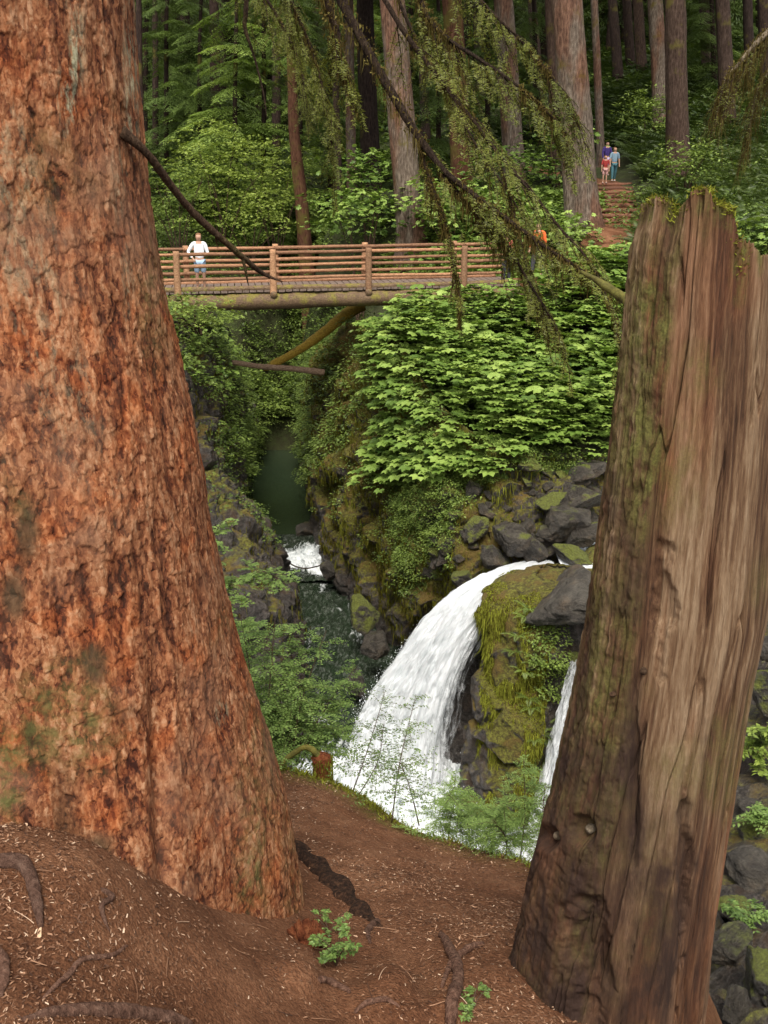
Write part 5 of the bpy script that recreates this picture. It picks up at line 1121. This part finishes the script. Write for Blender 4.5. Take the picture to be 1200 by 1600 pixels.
# leafy conifers, branched to the ground
YG = 'young conifers with low boughs'
for (px, Y, H, rad, mt, sd_, lab) in (
    (262, 58, 20, 3.6, 'needle_dark', 11, 'dark conifer with layered boughs beside the big red trunk'), (312, 56, 18, 3.3, 'needle_dark', 12, 'dark drooping conifer behind the person in white'),
    (368, 53.5, 19, 3.8, 'needle_light', 13, 'pale green drooping hemlock left of the rusty trunk'), (412, 55, 21, 3.8, 'needle_light', 14, 'tall pale green hemlock at the top, left of the rusty trunk'),
    (468, 54, 19, 3.3, 'needle_light', 15, 'pale green hemlock directly behind the rusty trunk'), (515, 60, 20, 3.4, 'needle_dark', 16, 'dark hemlock above the slender black trunk'),
    (570, 64, 22, 3.6, 'needle_light', 13, 'hemlock with soft green boughs left of the large grey trunk'), (685, 58, 18, 3.2, 'needle_dark', 12, 'dark hemlock right of the large pale grey trunk'),
    (760, 64, 20, 3.4, 'needle_dark', 11, 'dark hemlock behind the diagonal boughs'), (292, 70, 24, 4.2, 'needle_dark', 16, 'tall dark conifer deep at the upper left'),
    (835, 66, 20, 3.2, 'needle_dark', 12, 'dark conifer left of the massive leaning trunk'), (1100, 66, 15, 2.6, 'needle_dark', 16, 'small dark conifer between trunks at the upper right'), (1160, 76, 20, 3.2, 'needle_dark', 11, 'dark conifer in the top right corner'),
    (230, 64, 22, 3.8, 'needle_dark', 12, 'dark conifer directly above the thin black trunk'), (640, 82, 26, 4.4, 'needle_dark', 11, 'dark far conifer above the large pale grey trunk'), (450, 84, 26, 4.4, 'needle_dark', 12, 'dark far conifer at the top centre')):
    bg_tree(px, px, Y, 9, M['bark_dark'], lab, (.6, H, rad, 120, sd_, mt), YG, H=H*1.02)
# the unreadable depth of the forest
rf = np.random.default_rng(77)
def far_forest():
    parts = []; tr = []
    B = [bough_t(rf, 8, 4, .17) for _ in range(2)]
    for i in range(120):
        y = rf.uniform(88, 122); x = rf.uniform(-.46, .48)*y; z = float(fz(x, y)); h = rf.uniform(18, 30); r = rf.uniform(.25, .5)
        V, F = tube(np.array([[x, y, z-1], [x, y, z+h*.5], [x, y, z+h]]), [r, r*.7, .05], 7, caps=False); tr.append((V, F, np.zeros(len(V))))
        nb = 42; hh = rf.uniform(.08, 1, nb); a = rf.uniform(0, 6.28, nb); d = np.stack([np.cos(a), np.sin(a), rf.uniform(-.3, .1, nb)], -1)
        parts.append(inst(*B[i % 2], np.stack([x+0*hh, y+0*hh, z+h*hh], -1), basis(d, np.tile([0, 0, 1.], (nb, 1))), 5.2*(1-.75*hh)*rf.uniform(.7, 1.2, nb), np.clip(rf.normal(.3, .15, nb), 0, 1)))
    tag(mkparts('far_forest', parts, M['needle_dark'], smooth=False, org=(0, 100, 5)), kind='stuff'); tag(mkparts('far_forest_trunks', tr, M['bark_dark'], org=(0, 100, 5)), kind='stuff')
far_forest()

# ================================================================== broadleaf bushes beyond the bridge
def bush(px, py, Y, rad, h, label, T, mat, size, n, nl, tint=.55, group='bushes beyond the bridge', stems=7, cat_='bush'):
    c = P(px, py, Y); zg = float(fz(c[0], c[1])); zg = min(zg, c[2]-.3*h)
    root = thing('leafy_bush', label, cat_, (c[0], c[1], zg), group); r_ = np.random.default_rng(int(px*3+py))
    g = r_.normal(0, 1, (n, 3)); g /= np.linalg.norm(g, axis=1, keepdims=True); g *= (r_.random(n)**.4)[:, None]; p = c+g*np.array([rad, rad*.8, h*.55]); p[:, 2] += .1*h
    nn = g*.8+[0, 0, .5]
    mkparts('foliage', [clumps(p, nn, nl, size*2.3, size, T, r_, tint, .28, .45, .3)], mat, root, smooth=False)
    st_ = []
    for k in range(stems):
        e = p[r_.integers(n)]; b = np.array([c[0]+r_.normal(0, .12), c[1]+r_.normal(0, .12), zg-.1]); m_ = (b+e)/2+np.array([0, 0, .2*h]); V, F = tube(crom(np.array([b, m_, e]), 10), np.linspace(.035, .01, 10), 6, caps=False); st_.append((V, F, np.zeros(len(V))))
    mkparts('stems', st_, M['stem'], root); return root
for a_ in ((345, 268, 49.5, 2.3, 3.4, 'bright green maple-like bush behind the person in white', T_MAPLE, 'leaf_maple', .2, 150, 16, .8), (425, 290, 50.5, 2.5, 3.4, 'yellow-green maple bush left of the rusty trunk', T_MAPLE, 'leaf_maple', .2, 150, 16, .9),
           (275, 320, 47, 1.8, 2.8, 'green bush against the edge of the big red trunk', T_MAPLE, 'leaf_maple', .18, 110, 16, .4), (385, 345, 49, 2.6, 2.2, 'broad yellowish bush just above the bridge railing', T_MAPLE, 'leaf_maple', .18, 130, 16, .8),
           (575, 300, 42, 1.5, 2.2, 'dark green broadleaf bush in front of the slim grey trunk', T_PALM, 'leaf_club', .3, 70, 9, .4), (560, 345, 40, 2.0, 1.4, 'low leafy bush left of the large pale grey trunk', T_PALM, 'leaf_club', .28, 70, 9, .6),
           (700, 330, 40, 1.6, 1.8, 'bright leafy bush right of the large pale grey trunk', T_PALM, 'leaf_club', .3, 80, 9, .65), (790, 300, 44, 1.9, 2.4, 'tall green bush under the mossy boughs', T_PALM, 'leaf_club', .3, 90, 9, .55),
           (868, 250, 45, 1.3, 2.6, 'green bush touching the massive leaning trunk', T_PALM, 'leaf_club', .28, 70, 9, .5), (862, 372, 35, 1.3, .9, 'light green bush below the massive leaning trunk', T_PALM, 'leaf_club', .28, 60, 9, .65),
           (955, 425, 29, 1.1, .7, 'small pale green bush left of the snag top', T_PALM, 'leaf_club', .24, 60, 9, .6), (1075, 262, 40, 1.3, 1.5, 'ferny green bush right of the dark purplish trunk', T_DIAM, 'leaf_bush', .16, 90, 20, .6),
           (1180, 385, 27, 1.2, .8, 'pale leafy plants right behind the snag', T_PALM, 'leaf_club', .24, 40, 9, .6), (1015, 190, 56, 1.6, 2.2, 'yellow-green sapling at the foot of the grey-brown trunk', T_DIAM, 'leaf_bush', .2, 90, 20, .75),
           (350, 700, 27, .7, 1.0, 'leafy bush hanging over the left gorge wall', T_DIAM, 'leaf_bush', .09, 60, 24, .45), (435, 640, 44.5, 1.6, 1.3, 'pale green bush over the far end of the pool', T_DIAM, 'leaf_bush', .13, 130, 24, .75),
           (300, 500, 26, 1.2, .8, 'bright leafy bush under the left bridge end', T_MAPLE, 'leaf_maple', .14, 90, 14, .5)):
    a_ = list(a_); a_[7] = M[a_[7]]; bush(*a_)

# ================================================================== shrubs and saplings on the near edge
def twiggy(label, name, stems, ntw, twl, leaf, T, mat, seed, tint=.5, group='shrubs on the near edge', r0=.006, sp=.022, up=.15, flat=.12, start=.25, cat_='shrub'):
    r_ = np.random.default_rng(seed); root = thing(name, label, cat_, stems[0][0], group); pos, dr, nm = [], [], []
    for s in stems:
        c = crom(np.array(s), 26); L = np.linalg.norm(np.diff(c, axis=0), axis=1).sum(); mktube('stem', c, np.linspace(r0, r0*.3, 26), M['stem'], root, 6)
        tw = []
        for k in range(ntw):
            f = start+(1-start)*(k+r_.random())/ntw; i = min(int(f*25), 24); p = c[i]; a = r_.uniform(0, 2*math.pi); l = twl*r_.uniform(.5, 1.2)*(1.25-.7*f)
            d = np.array([math.cos(a), math.sin(a), up+r_.normal(0, .12)]); q = np.linspace(0, 1, 8)[:, None]; path = p+d*l*q+np.array([0, 0, -.25*l])*q*q; V, F = tube(path, np.linspace(r0*.35, r0*.12, 8), 4, caps=False); tw.append((V, F, np.zeros(len(V))))
            subs = [(path, l)]
            for u in range(3):
                j = r_.integers(1, 6); a2 = a+r_.choice([-1, 1])*r_.uniform(.5, .9); d2 = np.array([math.cos(a2), math.sin(a2), up*.5]); l2 = l*r_.uniform(.35, .6); subs.append((path[j]+d2*l2*q+np.array([0, 0, -.2*l2])*q*q, l2))
            for pth, ll in subs:
                m = max(3, int(ll/sp)); t = (np.arange(m)+.5)/m; pp_ = np.stack([np.interp(t*7, np.arange(8), pth[:, z]) for z in range(3)], -1); dd_ = pth[-1]-pth[0]; dd_ /= np.linalg.norm(dd_)+1e-9; sd = np.cross(dd_, [0, 0, 1.]); sd /= np.linalg.norm(sd)+1e-9
                for s_ in (-1, 1):
                    pos.append(pp_); dr.append(dd_*.6+sd*s_*.9+r_.normal(0, .15, (m, 3))); nm.append(np.array([0, 0, 1.])+r_.normal(0, flat*2, (m, 3)))
        mkparts('twigs', tw, M['stem'], root)
    pos, dr, nm = map(np.concatenate, (pos, dr, nm)); n = len(pos)
    V, F, Tt = inst(T[0], T[1], pos, basis(dr, nm), leaf*r_.uniform(.6, 1.2, n), np.clip(tint+r_.normal(0, .22, n)+.25*noise(pos*4, 9), 0, 1)); mk('foliage', V, F, mat, root, attrs={'tint': Tt}, smooth=False)
    return root
def stems_px(l): return [PP(s) for s in l]
SB = M['leaf_sap']
T_NARROW = (np.array([[0, 0, 0], [.13, .4, .04], [0, 1, 0], [-.13, .4, .04]]), np.array([[0, 1, 2], [0, 2, 3]]))
twiggy('dense green shrub right against the big red trunk, above the moss stump', 'shrub', stems_px([[(400, 1195, 6.6), (395, 1080, 6.7), (375, 960, 6.8)], [(415, 1195, 6.6), (420, 1090, 6.6), (430, 965, 6.7)], [(430, 1195, 6.6), (440, 1080, 6.8), (462, 965, 7.0)], [(380, 1190, 6.8), (370, 1090, 6.9), (350, 1010, 7)], [(410, 1195, 6.7), (405, 1120, 7.0), (390, 1050, 7.2)]]), 34, .36, .030, T_DIAM, SB, 1, .55, sp=.019, start=.1)
twiggy('spreading green shrub reaching right over the river, left of the falls', 'shrub', stems_px([[(455, 1195, 6.4), (470, 1100, 6.5), (510, 985, 6.7)], [(470, 1200, 6.4), (500, 1120, 6.6), (558, 1040, 6.9)], [(462, 1195, 6.4), (480, 1130, 6.6), (520, 1090, 6.7)], [(450, 1190, 6.4), (455, 1120, 6.5), (470, 1060, 6.5)]]), 34, .40, .028, T_DIAM, SB, 2, .55, sp=.020, start=.1)
twiggy('thin leaning sapling with sparse tiny leaves in front of the falls', 'sapling', stems_px([[(548, 1245, 6.0), (575, 1170, 6.1), (602, 1080, 6.3)], [(556, 1250, 6.0), (590, 1190, 6.1), (600, 1130, 6.2)]]), 26, .28, .018, T_DIAM, SB, 3, .35, sp=.03, r0=.005)
twiggy('upright reddish-stemmed sapling in front of the waterfall foot', 'sapling', stems_px([[(612, 1285, 5.6), (625, 1190, 5.7), (650, 1085, 5.9)], [(655, 1290, 5.6), (640, 1230, 5.65), (625, 1190, 5.7)]]), 30, .28, .018, T_DIAM, SB, 4, .4, sp=.028, r0=.005)
twiggy('feathery light green hemlock seedling on the dirt edge, centre', 'seedling', stems_px([[(700, 1312, 5.45), (705, 1270, 5.5), (712, 1215, 5.5)], [(735, 1322, 5.4), (728, 1280, 5.4), (700, 1240, 5.4)]]), 34, .28, .026, T_NARROW, SB, 5, .75, sp=.010, r0=.005, start=.1)
twiggy('feathery seedling with low boughs right of the centre seedling', 'seedling', stems_px([[(765, 1335, 5.2), (775, 1290, 5.2), (790, 1240, 5.2)], [(790, 1345, 5.1), (790, 1310, 5.1), (770, 1280, 5.1)]]), 34, .28, .026, T_NARROW, SB, 6, .75, sp=.010, r0=.005, start=.1)
twiggy('tall bright seedling in front of the mossy pillar foot', 'seedling', stems_px([[(812, 1350, 5.0), (820, 1270, 5.1), (818, 1185, 5.2)], [(840, 1355, 4.9), (846, 1290, 5.0), (852, 1225, 5.1)]]), 30, .22, .024, T_NARROW, SB, 7, .75, sp=.011, r0=.005, start=.3)
twiggy('maple-leaved shrub poking out right of the big red trunk', 'shrub', stems_px([[(250, 1100, 7.6), (300, 900, 7.8), (350, 810, 7.9)], [(250, 1100, 7.6), (310, 960, 7.8), (400, 895, 7.9), (450, 915, 7.9)], [(260, 1100, 7.6), (320, 950, 7.8), (365, 900, 7.9)]]), 26, .34, .05, T_MAPLE, M['leaf_sap'], 8, .8, sp=.034, start=.35)
twiggy('leafy shrub behind the trunk edge over the left gorge wall', 'shrub', stems_px([[(280, 1120, 7.2), (320, 1000, 7.4), (360, 930, 7.6)], [(300, 1130, 7.2), (340, 1010, 7.3), (375, 970, 7.5)], [(290, 1130, 7.2), (330, 1050, 7.3), (350, 980, 7.3)]]), 34, .38, .034, T_DIAM, M['leaf_sap'], 9, .6, sp=.022, start=.2)
twiggy('bright leafy plant between boulders right of the snag', 'shrub', stems_px([[(1195, 1200, 11.6), (1190, 1160, 11.6), (1180, 1130, 11.5)], [(1215, 1200, 11.6), (1215, 1150, 11.6), (1225, 1120, 11.6)], [(1180, 1205, 11.5), (1172, 1180, 11.5), (1165, 1165, 11.4)]]), 12, .35, .09, T_LEAF, M['leaf_maple'], 10, .5, sp=.06, start=.2, group='plants beside the snag')
twiggy('small fern-like plant on the black boulder right of the snag', 'shrub', stems_px([[(1180, 1290, 9.8), (1178, 1275, 9.8), (1172, 1262, 9.8)], [(1190, 1290, 9.8), (1195, 1272, 9.8), (1205, 1262, 9.8)]]), 10, .25, .06, T_LEAF, M['leaf_sap'], 11, .6, sp=.05, start=.2, group='plants beside the snag')
twiggy('low leafy plant below the cracked flat rock right of the snag', 'shrub', stems_px([[(1150, 1440, 7.6), (1148, 1425, 7.6), (1142, 1412, 7.6)], [(1180, 1440, 7.6), (1185, 1425, 7.6), (1195, 1420, 7.6)]]), 12, .2, .05, T_LEAF, M['leaf_sap'], 12, .4, sp=.04, start=.1, group='plants beside the snag')
def ground_plant(px, py, n, leaf, label, seed, tall=.12):
    leaf *= .62; tall *= .85
    g = hit(px, py); r_ = np.random.default_rng(seed); st_ = []
    for k in range(n):
        a = r_.uniform(0, 6.28); st_.append([g, g+np.array([math.cos(a)*.03, math.sin(a)*.03, tall*.6]), g+np.array([math.cos(a)*.09, math.sin(a)*.09, tall*r_.uniform(.7, 1.3)])])
    return twiggy(label, 'seedling', st_, 3, .06, leaf, T_LEAF, M['leaf_sap'], seed, .5, 'small plants on the dirt', r0=.003, sp=.03, start=.35)
ground_plant(525, 1510, 6, .034, 'small leafy green plant at the right foot of the big red trunk', 21, .17)
ground_plant(515, 1460, 3, .028, 'tiny seedling just above the leafy plant at the trunk foot', 22, .10)
ground_plant(738, 1580, 4, .03, 'tiny green plant beside the curved root', 23, .07)
# grasses and moss along the crest
def crest_moss():
    r_ = np.random.default_rng(9); n = 9000; i = r_.integers(14, 46, n); p = CR[i]+r_.normal(0, .05, (n, 2)); a, b = proj(np.stack([p[:, 0], p[:, 1], gz(p[:, 0], p[:, 1])], -1)); k = (r_.random(n) < np.where(a < 600, 1., .22)) & (a > 380) & (a < 840); p = p[k]; n = len(p)
    q = np.stack([p[:, 0], p[:, 1], gz(p[:, 0], p[:, 1])], -1); d = r_.normal(0, .7, (n, 3)); d[:, 2] = np.abs(d[:, 2])+.5
    V, F, T = inst(np.array([[-.1, 0, 0], [.1, 0, 0], [.05, .6, .05], [0, 1, -.1]]), np.array([[0, 1, 2, 3]]), q, basis(d, r_.normal(0, 1, (n, 3))), r_.uniform(.012, .05, n), np.clip(r_.normal(.72, .2, n), 0, 1))
    tag(mk('crest_moss', V, F, M['moss'], attrs={'tint': T}, org=(0, 5, -4), smooth=False), kind='stuff')
crest_moss()

# ================================================================== roots, stumps and rotten wood on the ground
def groot(px, r, label, mat='root', sink=.2, seed=0, name='exposed_root', rough=.2):
    g = np.array([hit(a, b) for a, b in px]); c = crom(g, 40); rr = np.interp(np.linspace(0, 1, 40), np.linspace(0, 1, len(r)), r); c[:, 2] = gz(c[:, 0], c[:, 1])+rr*(1-2*sink)
    c[0, 2] -= rr[0]*2; c[-1, 2] -= rr[-1]*2
    return tag(mktube(name, c, rr, M[mat], None, 16, rough, seed), label, 'root', 'roots showing in the dirt')
groot([(-20, 1360), (10, 1353), (38, 1358), (52, 1385), (58, 1415), (64, 1450)], [.016, .022, .022, .020, .018, .008], 'thick bent pinkish root at the left edge', seed=1)
groot([(160, 1398), (176, 1412), (160, 1424), (165, 1448), (172, 1462)], [.007, .010, .009, .006, .002], 'short wiggly root below the trunk hollow', seed=2)
groot([(200, 1482), (176, 1500), (130, 1506), (104, 1530), (66, 1566)], [.004, .007, .008, .009, .004], 'long thin root curving across the dirt at lower left', seed=3)
groot([(-14, 1480), (4, 1500), (8, 1528), (2, 1560)], [.010, .014, .014, .006], 'root end cut by the left edge of the photo', seed=4)
groot([(30, 1596), (110, 1590), (200, 1588), (262, 1592), (300, 1604)], [.006, .018, .022, .02, .008], 'dark thick root along the bottom edge at left', 'root', .45, 5)
groot([(688, 1462), (704, 1492), (716, 1530), (708, 1565), (703, 1606)], [.012, .021, .023, .024, .022], 'smooth curved root running to the bottom edge left of the snag', 'root', .05, 6)
groot([(754, 1478), (725, 1492), (704, 1512), (690, 1545)], [.012, .016, .013, .006], 'forked root crossing the smooth curved root', 'root', .1, 7)
groot([(498, 1533), (520, 1540), (546, 1552)], [.010, .014, .008], 'short stubby root below the leafy plant', 'root', .1, 8)
groot([(555, 1585), (575, 1572), (600, 1566), (624, 1578)], [.006, .010, .010, .004], 'pale thin root beside the rounded hump', 'root', .1, 9)
groot([(590, 1440), (575, 1455), (578, 1478)], [.014, .014, .006], 'brown root stub below the black rotten log', 'root', .3, 10)
def hump(px, py, rx, ry, rz, label, mat, seed, name='root_hump', catg='root', lift=.3):
    g = hit(px, py); rock_mesh(name, g+np.array([0, .05, rz*lift*0-.0]), (rx, ry, rz), seed, M[mat], 0, label, None, catg=catg, amp=.12)
hump(478, 1480, .10, .09, .16, 'crumbling red rotten stump wedged against the big trunk foot', 'red_rot', 903, 'rotten_stump', 'stump')
groot([(452, 1322), (490, 1350), (530, 1392), (565, 1430), (592, 1452)], [.05, .075, .055, .050, .02], 'black rotten log half sunk in the dirt beside the big trunk', 'rotten', .68, 11, 'rotten_log', .5)
def small_stump():
    b = P(505, 1215, 6.15); r_ = thing('mossy_stump', 'little orange-brown mossy stump on the edge above the river', 'stump', b)
    mktube('stump', [b+[0, 0, -.1], b+[0, 0, .03], b+[-.005, 0, .12], b+[-.01, 0, .17], b+[-.012, 0, .20]], [.085, .070, .058, .06, .022], M['red_rot'], r_, 18, .35, 3)
    mktube('root', crom(np.array([b+[-.01, 0, .17], P(478, 1168, 6.15), P(452, 1182, 6.15), P(436, 1200, 6.1)]), 20), np.linspace(.026, .014, 20), M['moss_stub'], r_, 10, .35, 5)
    rr_ = np.random.default_rng(4); n = 700; a = rr_.uniform(0, 6.28, n); q = b+np.stack([.062*np.cos(a), .062*np.sin(a), rr_.uniform(-.05, .19, n)], -1); V, F, T = strands(q, np.stack([np.cos(a), np.sin(a), 0*a], -1)*.3, .03, .004, rr_, .6); mk('moss', V, F, M['moss'], r_, attrs={'tint': T}, smooth=False)
small_stump()
g = hit(60, 1461); tag(mk('wood_chip', [g+np.array(v) for v in ((-.012, .03, .004), (.0, .032, .012), (.016, -.02, .012), (.004, -.024, .004), (-.010, .03, .012), (.006, -.022, .016))], [(0, 1, 2), (0, 2, 3), (0, 4, 1), (4, 5, 1), (1, 5, 2), (4, 0, 3), (4, 3, 5), (3, 2, 5)], m_plain('fresh_wood', (.62, .42, .26)), smooth=False), 'fresh pale wood chip lying on the dirt at left', 'wood chip')

# ================================================================== overhanging hemlock boughs
T_NEEDLE = (np.array([[-.09, 0, 0], [.09, 0, 0], [.07, .9, 0], [0, 1, 0]]), np.array([[0, 1, 2, 3]]))
def hemlock(label, path, rad, seed, ntw, tl, moss=.5, dirs=(.9, -.7), spread=.5, needles=1., nsub=10, start=.05, mat='branch', end=1., ml=.10, tint=.5):
    r_ = np.random.default_rng(seed); c = crom(PP(path), 70); root = thing('hemlock_branch', label, 'branch', c[0], 'overhanging hemlock branches')
    rr = np.interp(np.linspace(0, 1, 70), np.linspace(0, 1, len(rad)), rad); mktube('bough', c, rr*(.8 if mat == 'branch' else 1), M[mat], root, 8, .18, seed)
    tg = np.gradient(c, axis=0); tg /= np.linalg.norm(tg, axis=1, keepdims=True); tw, pos, dr, nm, mp = [], [], [], [], []
    def needle(pth, l):
        m = int(l/.0023*needles)
        if m < 4: return
        n_ = len(pth); t = r_.random(m); q = np.stack([np.interp(t*(n_-1), np.arange(n_), pth[:, z]) for z in range(3)], -1); d = pth[-1]-pth[0]; d /= np.linalg.norm(d)+1e-9; s = np.cross(d, [0, 0, 1.]+r_.normal(0, .15, 3)); s /= np.linalg.norm(s)+1e-9; s_ = r_.choice([-1, 1], m)[:, None]
        pos.append(q); dr.append(d*.45+s*s_+r_.normal(0, .22, (m, 3))); nm.append(np.cross(s, d)+r_.normal(0, .4, (m, 3)))
    for k in range(ntw):
        f = start+(end-start)*(k+r_.random())/ntw; i = min(int(f*69), 69); l = tl*r_.uniform(.35, 1.15)*(1.1-.45*f)
        d = tg[i]*r_.uniform(.4, 1.)+np.array([dirs[0]*r_.uniform(-.35, 1), r_.normal(0, spread), dirs[1]*r_.uniform(.05, 1.1)]); d /= np.linalg.norm(d); q = np.linspace(0, 1, 10)[:, None]; pth = c[i]+d*l*q+np.array([0, 0, -.35*l])*q*q+np.cumsum(r_.normal(0, .012*l, (10, 3)), 0)
        V, F = tube(pth, np.linspace(.0035, .001, 10), 5, caps=False); tw.append((V, F, np.zeros(len(V)))); needle(pth[3:], l*.6); mp.append(pth)
        for u in range(nsub):
            j = r_.integers(1, 9); sd = np.cross(d, [0, 0, 1.]); sd /= np.linalg.norm(sd)+1e-9; d2 = d*.8+sd*r_.choice([-1, 1])*r_.uniform(.5, 1.1)+np.array([0, 0, -.25]); d2 /= np.linalg.norm(d2); l2 = l*r_.uniform(.22, .5)*(1.1-j/12); p2_ = pth[j]+d2*l2*q+np.array([0, 0, -.3*l2])*q*q; needle(p2_, l2)
            V, F = tube(p2_[::3], np.linspace(.0018, .0007, 4), 4, caps=False); tw.append((V, F, np.zeros(len(V))))
    if tw: mkparts('twigs', tw, M['branch'], root)
    if pos:
        pos, dr, nm = map(np.concatenate, (pos, dr, nm)); n = len(pos); V, F, T = inst(T_NEEDLE[0], T_NEEDLE[1], pos, basis(dr, nm), r_.uniform(.011, .020, n), np.clip(.2+tint+r_.normal(0, .18, n)+.3*noise(pos*3, seed), 0, 1)); mk('needles', V, F, M['needle_olive'], root, attrs={'tint': T}, smooth=False)
    if moss:
        n = int(1000*moss); i = r_.integers(0, 69, n*3); msk = noise(np.stack([c[i, 0]*4, c[i, 2]*4, 0*i], -1), seed+5) > .05-.25*moss; i = i[msk][:n]; q = c[i]+r_.normal(0, 1, (len(i), 3))*rr[i][:, None]*.8+tg[i]*r_.random((len(i), 1))*.03; V1 = strands(q, q*0, ml*.45, .0024, r_, .4, .22, 3, .3)
        pts_ = np.concatenate([m_[1:7] for m_ in mp]) if mp else c[:1]; k = r_.integers(0, len(pts_), int(700*moss)); q = pts_[k]+r_.normal(0, .006, (len(k), 3)); V2 = strands(q, q*0, ml*.3, .002, r_, .45, .25, 2, .4)
        n = len(i); q = c[i]+r_.normal(0, 1, (n, 3))*rr[i][:, None]*1.0; d = r_.normal(0, 1, (n, 3)); V3 = inst(np.array([[-.25, 0, 0], [.25, 0, 0], [.2, .7, .1], [0, 1, .2]]), np.array([[0, 1, 2, 3]]), q, basis(d, r_.normal(0, 1, (n, 3))), r_.uniform(.008, .022, n), r_.beta(2, 2, n))
        mkparts('moss', [V1, V2, V3], M['moss_brown'], root, smooth=False)
    return root
hemlock('thickest dark bough slanting from the top centre down to the snag', [(505, -60, 5.2), (548, 30, 5.1), (592, 110, 5.0), (640, 192, 4.9), (690, 262, 4.8), (742, 305, 4.7), (800, 348, 4.6), (862, 392, 4.5), (925, 432, 4.4)], [.030, .028, .026, .024, .018, .014, .012, .010, .005], 1, 26, .28, .8, start=.42, ml=.12)
hemlock('slim bough parallel to the thickest one, ending beside the snag', [(575, -50, 5.6), (625, 40, 5.5), (690, 128, 5.4), (745, 195, 5.3), (782, 245, 5.2), (830, 300, 5.1), (880, 362, 5.0), (925, 415, 4.9), (957, 490, 4.8), (976, 562, 4.7)], [.018, .016, .014, .012, .010, .009, .008, .007, .005, .003], 2, 30, .42, .45, start=.1, ml=.08)
hemlock('thin dangling twig at the top, left of the other boughs', [(388, -40, 4.6), (384, 20, 4.6), (383, 45, 4.6), (396, 85, 4.6), (408, 130, 4.6), (414, 160, 4.6), (417, 185, 4.6)], [.014, .013, .011, .006, .005, .004, .002], 3, 2, .12, .0, start=.35, needles=.3, nsub=1)
hemlock('stubby mossy bough hanging at the top centre', [(498, -30, 5.0), (512, 10, 5.0), (525, 50, 5.0), (530, 90, 5.0), (540, 120, 5.0), (556, 160, 5.0)], [.02, .02, .024, .018, .01, .004], 4, 12, .24, .55, start=.3)
hemlock('mossy bough arching right across the upper forest', [(640, -60, 5.8), (665, 20, 5.7), (700, 60, 5.6), (745, 90, 5.5), (790, 120, 5.4), (840, 160, 5.3), (890, 215, 5.2)], [.016, .015, .013, .011, .009, .006, .003], 5, 30, .46, .7, start=.05, dirs=(.5, -.8), ml=.14)
hemlock('drooping needle-covered bough in front of the large grey trunk', [(600, -60, 6.4), (640, 40, 6.3), (690, 130, 6.2), (740, 220, 6.1), (800, 310, 6.0), (850, 400, 5.9)], [.014, .012, .010, .008, .006, .003], 6, 18, .42, .3, start=.2, dirs=(.6, -.8), ml=.14)
hemlock('mossy bough hanging down towards the right bridge end', [(648, 200, 4.9), (668, 270, 4.85), (690, 330, 4.8), (706, 390, 4.8), (714, 440, 4.8), (718, 480, 4.8)], [.012, .010, .008, .006, .004, .002], 7, 9, .16, .6, start=.1, dirs=(.25, -1.), ml=.12)
hemlock('lower mossy bough drooping over the right railing and bank', [(690, 270, 4.8), (740, 330, 4.75), (790, 380, 4.7), (820, 430, 4.7), (850, 480, 4.6), (880, 540, 4.6)], [.012, .011, .009, .008, .005, .002], 8, 20, .28, .5, start=.15, dirs=(.5, -1.), ml=.13)
hemlock('needle-laden spray at the top, left of the large grey trunk', [(420, -80, 6.8), (450, -10, 6.8), (480, 60, 6.8), (500, 120, 6.8), (515, 180, 6.8), (520, 240, 6.8)], [.014, .012, .010, .007, .005, .002], 9, 34, .5, .35, start=.0, dirs=(.2, -.8), spread=.6, tint=.6, ml=.14)
hemlock('broad spray of needles filling the top left centre', [(330, -120, 7.6), (380, -50, 7.5), (430, 20, 7.4), (465, 90, 7.3), (480, 160, 7.2)], [.014, .012, .010, .007, .003], 10, 30, .55, .2, start=.0, dirs=(.3, -.6), spread=.7, tint=.65)
hemlock('fine lacy spray crossing the top right of the boughs', [(700, -60, 6.2), (760, 10, 6.1), (820, 70, 6.0), (870, 130, 5.9), (905, 190, 5.8)], [.012, .010, .008, .006, .002], 11, 28, .44, .4, start=.0, dirs=(.3, -.7))
hemlock('thin bare twigs hanging over the devil-leaf bank', [(780, 250, 5.2), (800, 320, 5.15), (815, 380, 5.1), (835, 440, 5.1), (860, 500, 5.1)], [.006, .005, .004, .004, .002], 12, 16, .3, .3, start=.2, dirs=(.3, -1.), needles=.7)
hemlock('gold-brown mossy bough over the right hillside at the edge', [(1260, -30, 8.2), (1215, 35, 8.2), (1180, 70, 8.2), (1155, 100, 8.2), (1138, 118, 8.2), (1122, 150, 8.2)], [.03, .026, .022, .016, .010, .004], 13, 22, .55, .9, start=.0, dirs=(-.1, -1.2), needles=.3, nsub=6, mat='twig_pale', ml=.42, tint=.5)
hemlock('second moss-draped bough at the right edge below the gold-brown one', [(1260, 60, 8.6), (1220, 90, 8.6), (1190, 130, 8.6), (1175, 180, 8.6), (1170, 230, 8.6)], [.02, .018, .014, .010, .004], 14, 20, .5, .8, start=.0, dirs=(-.5, -1.2), needles=.3, nsub=6, mat='twig_pale', ml=.4, tint=.5)
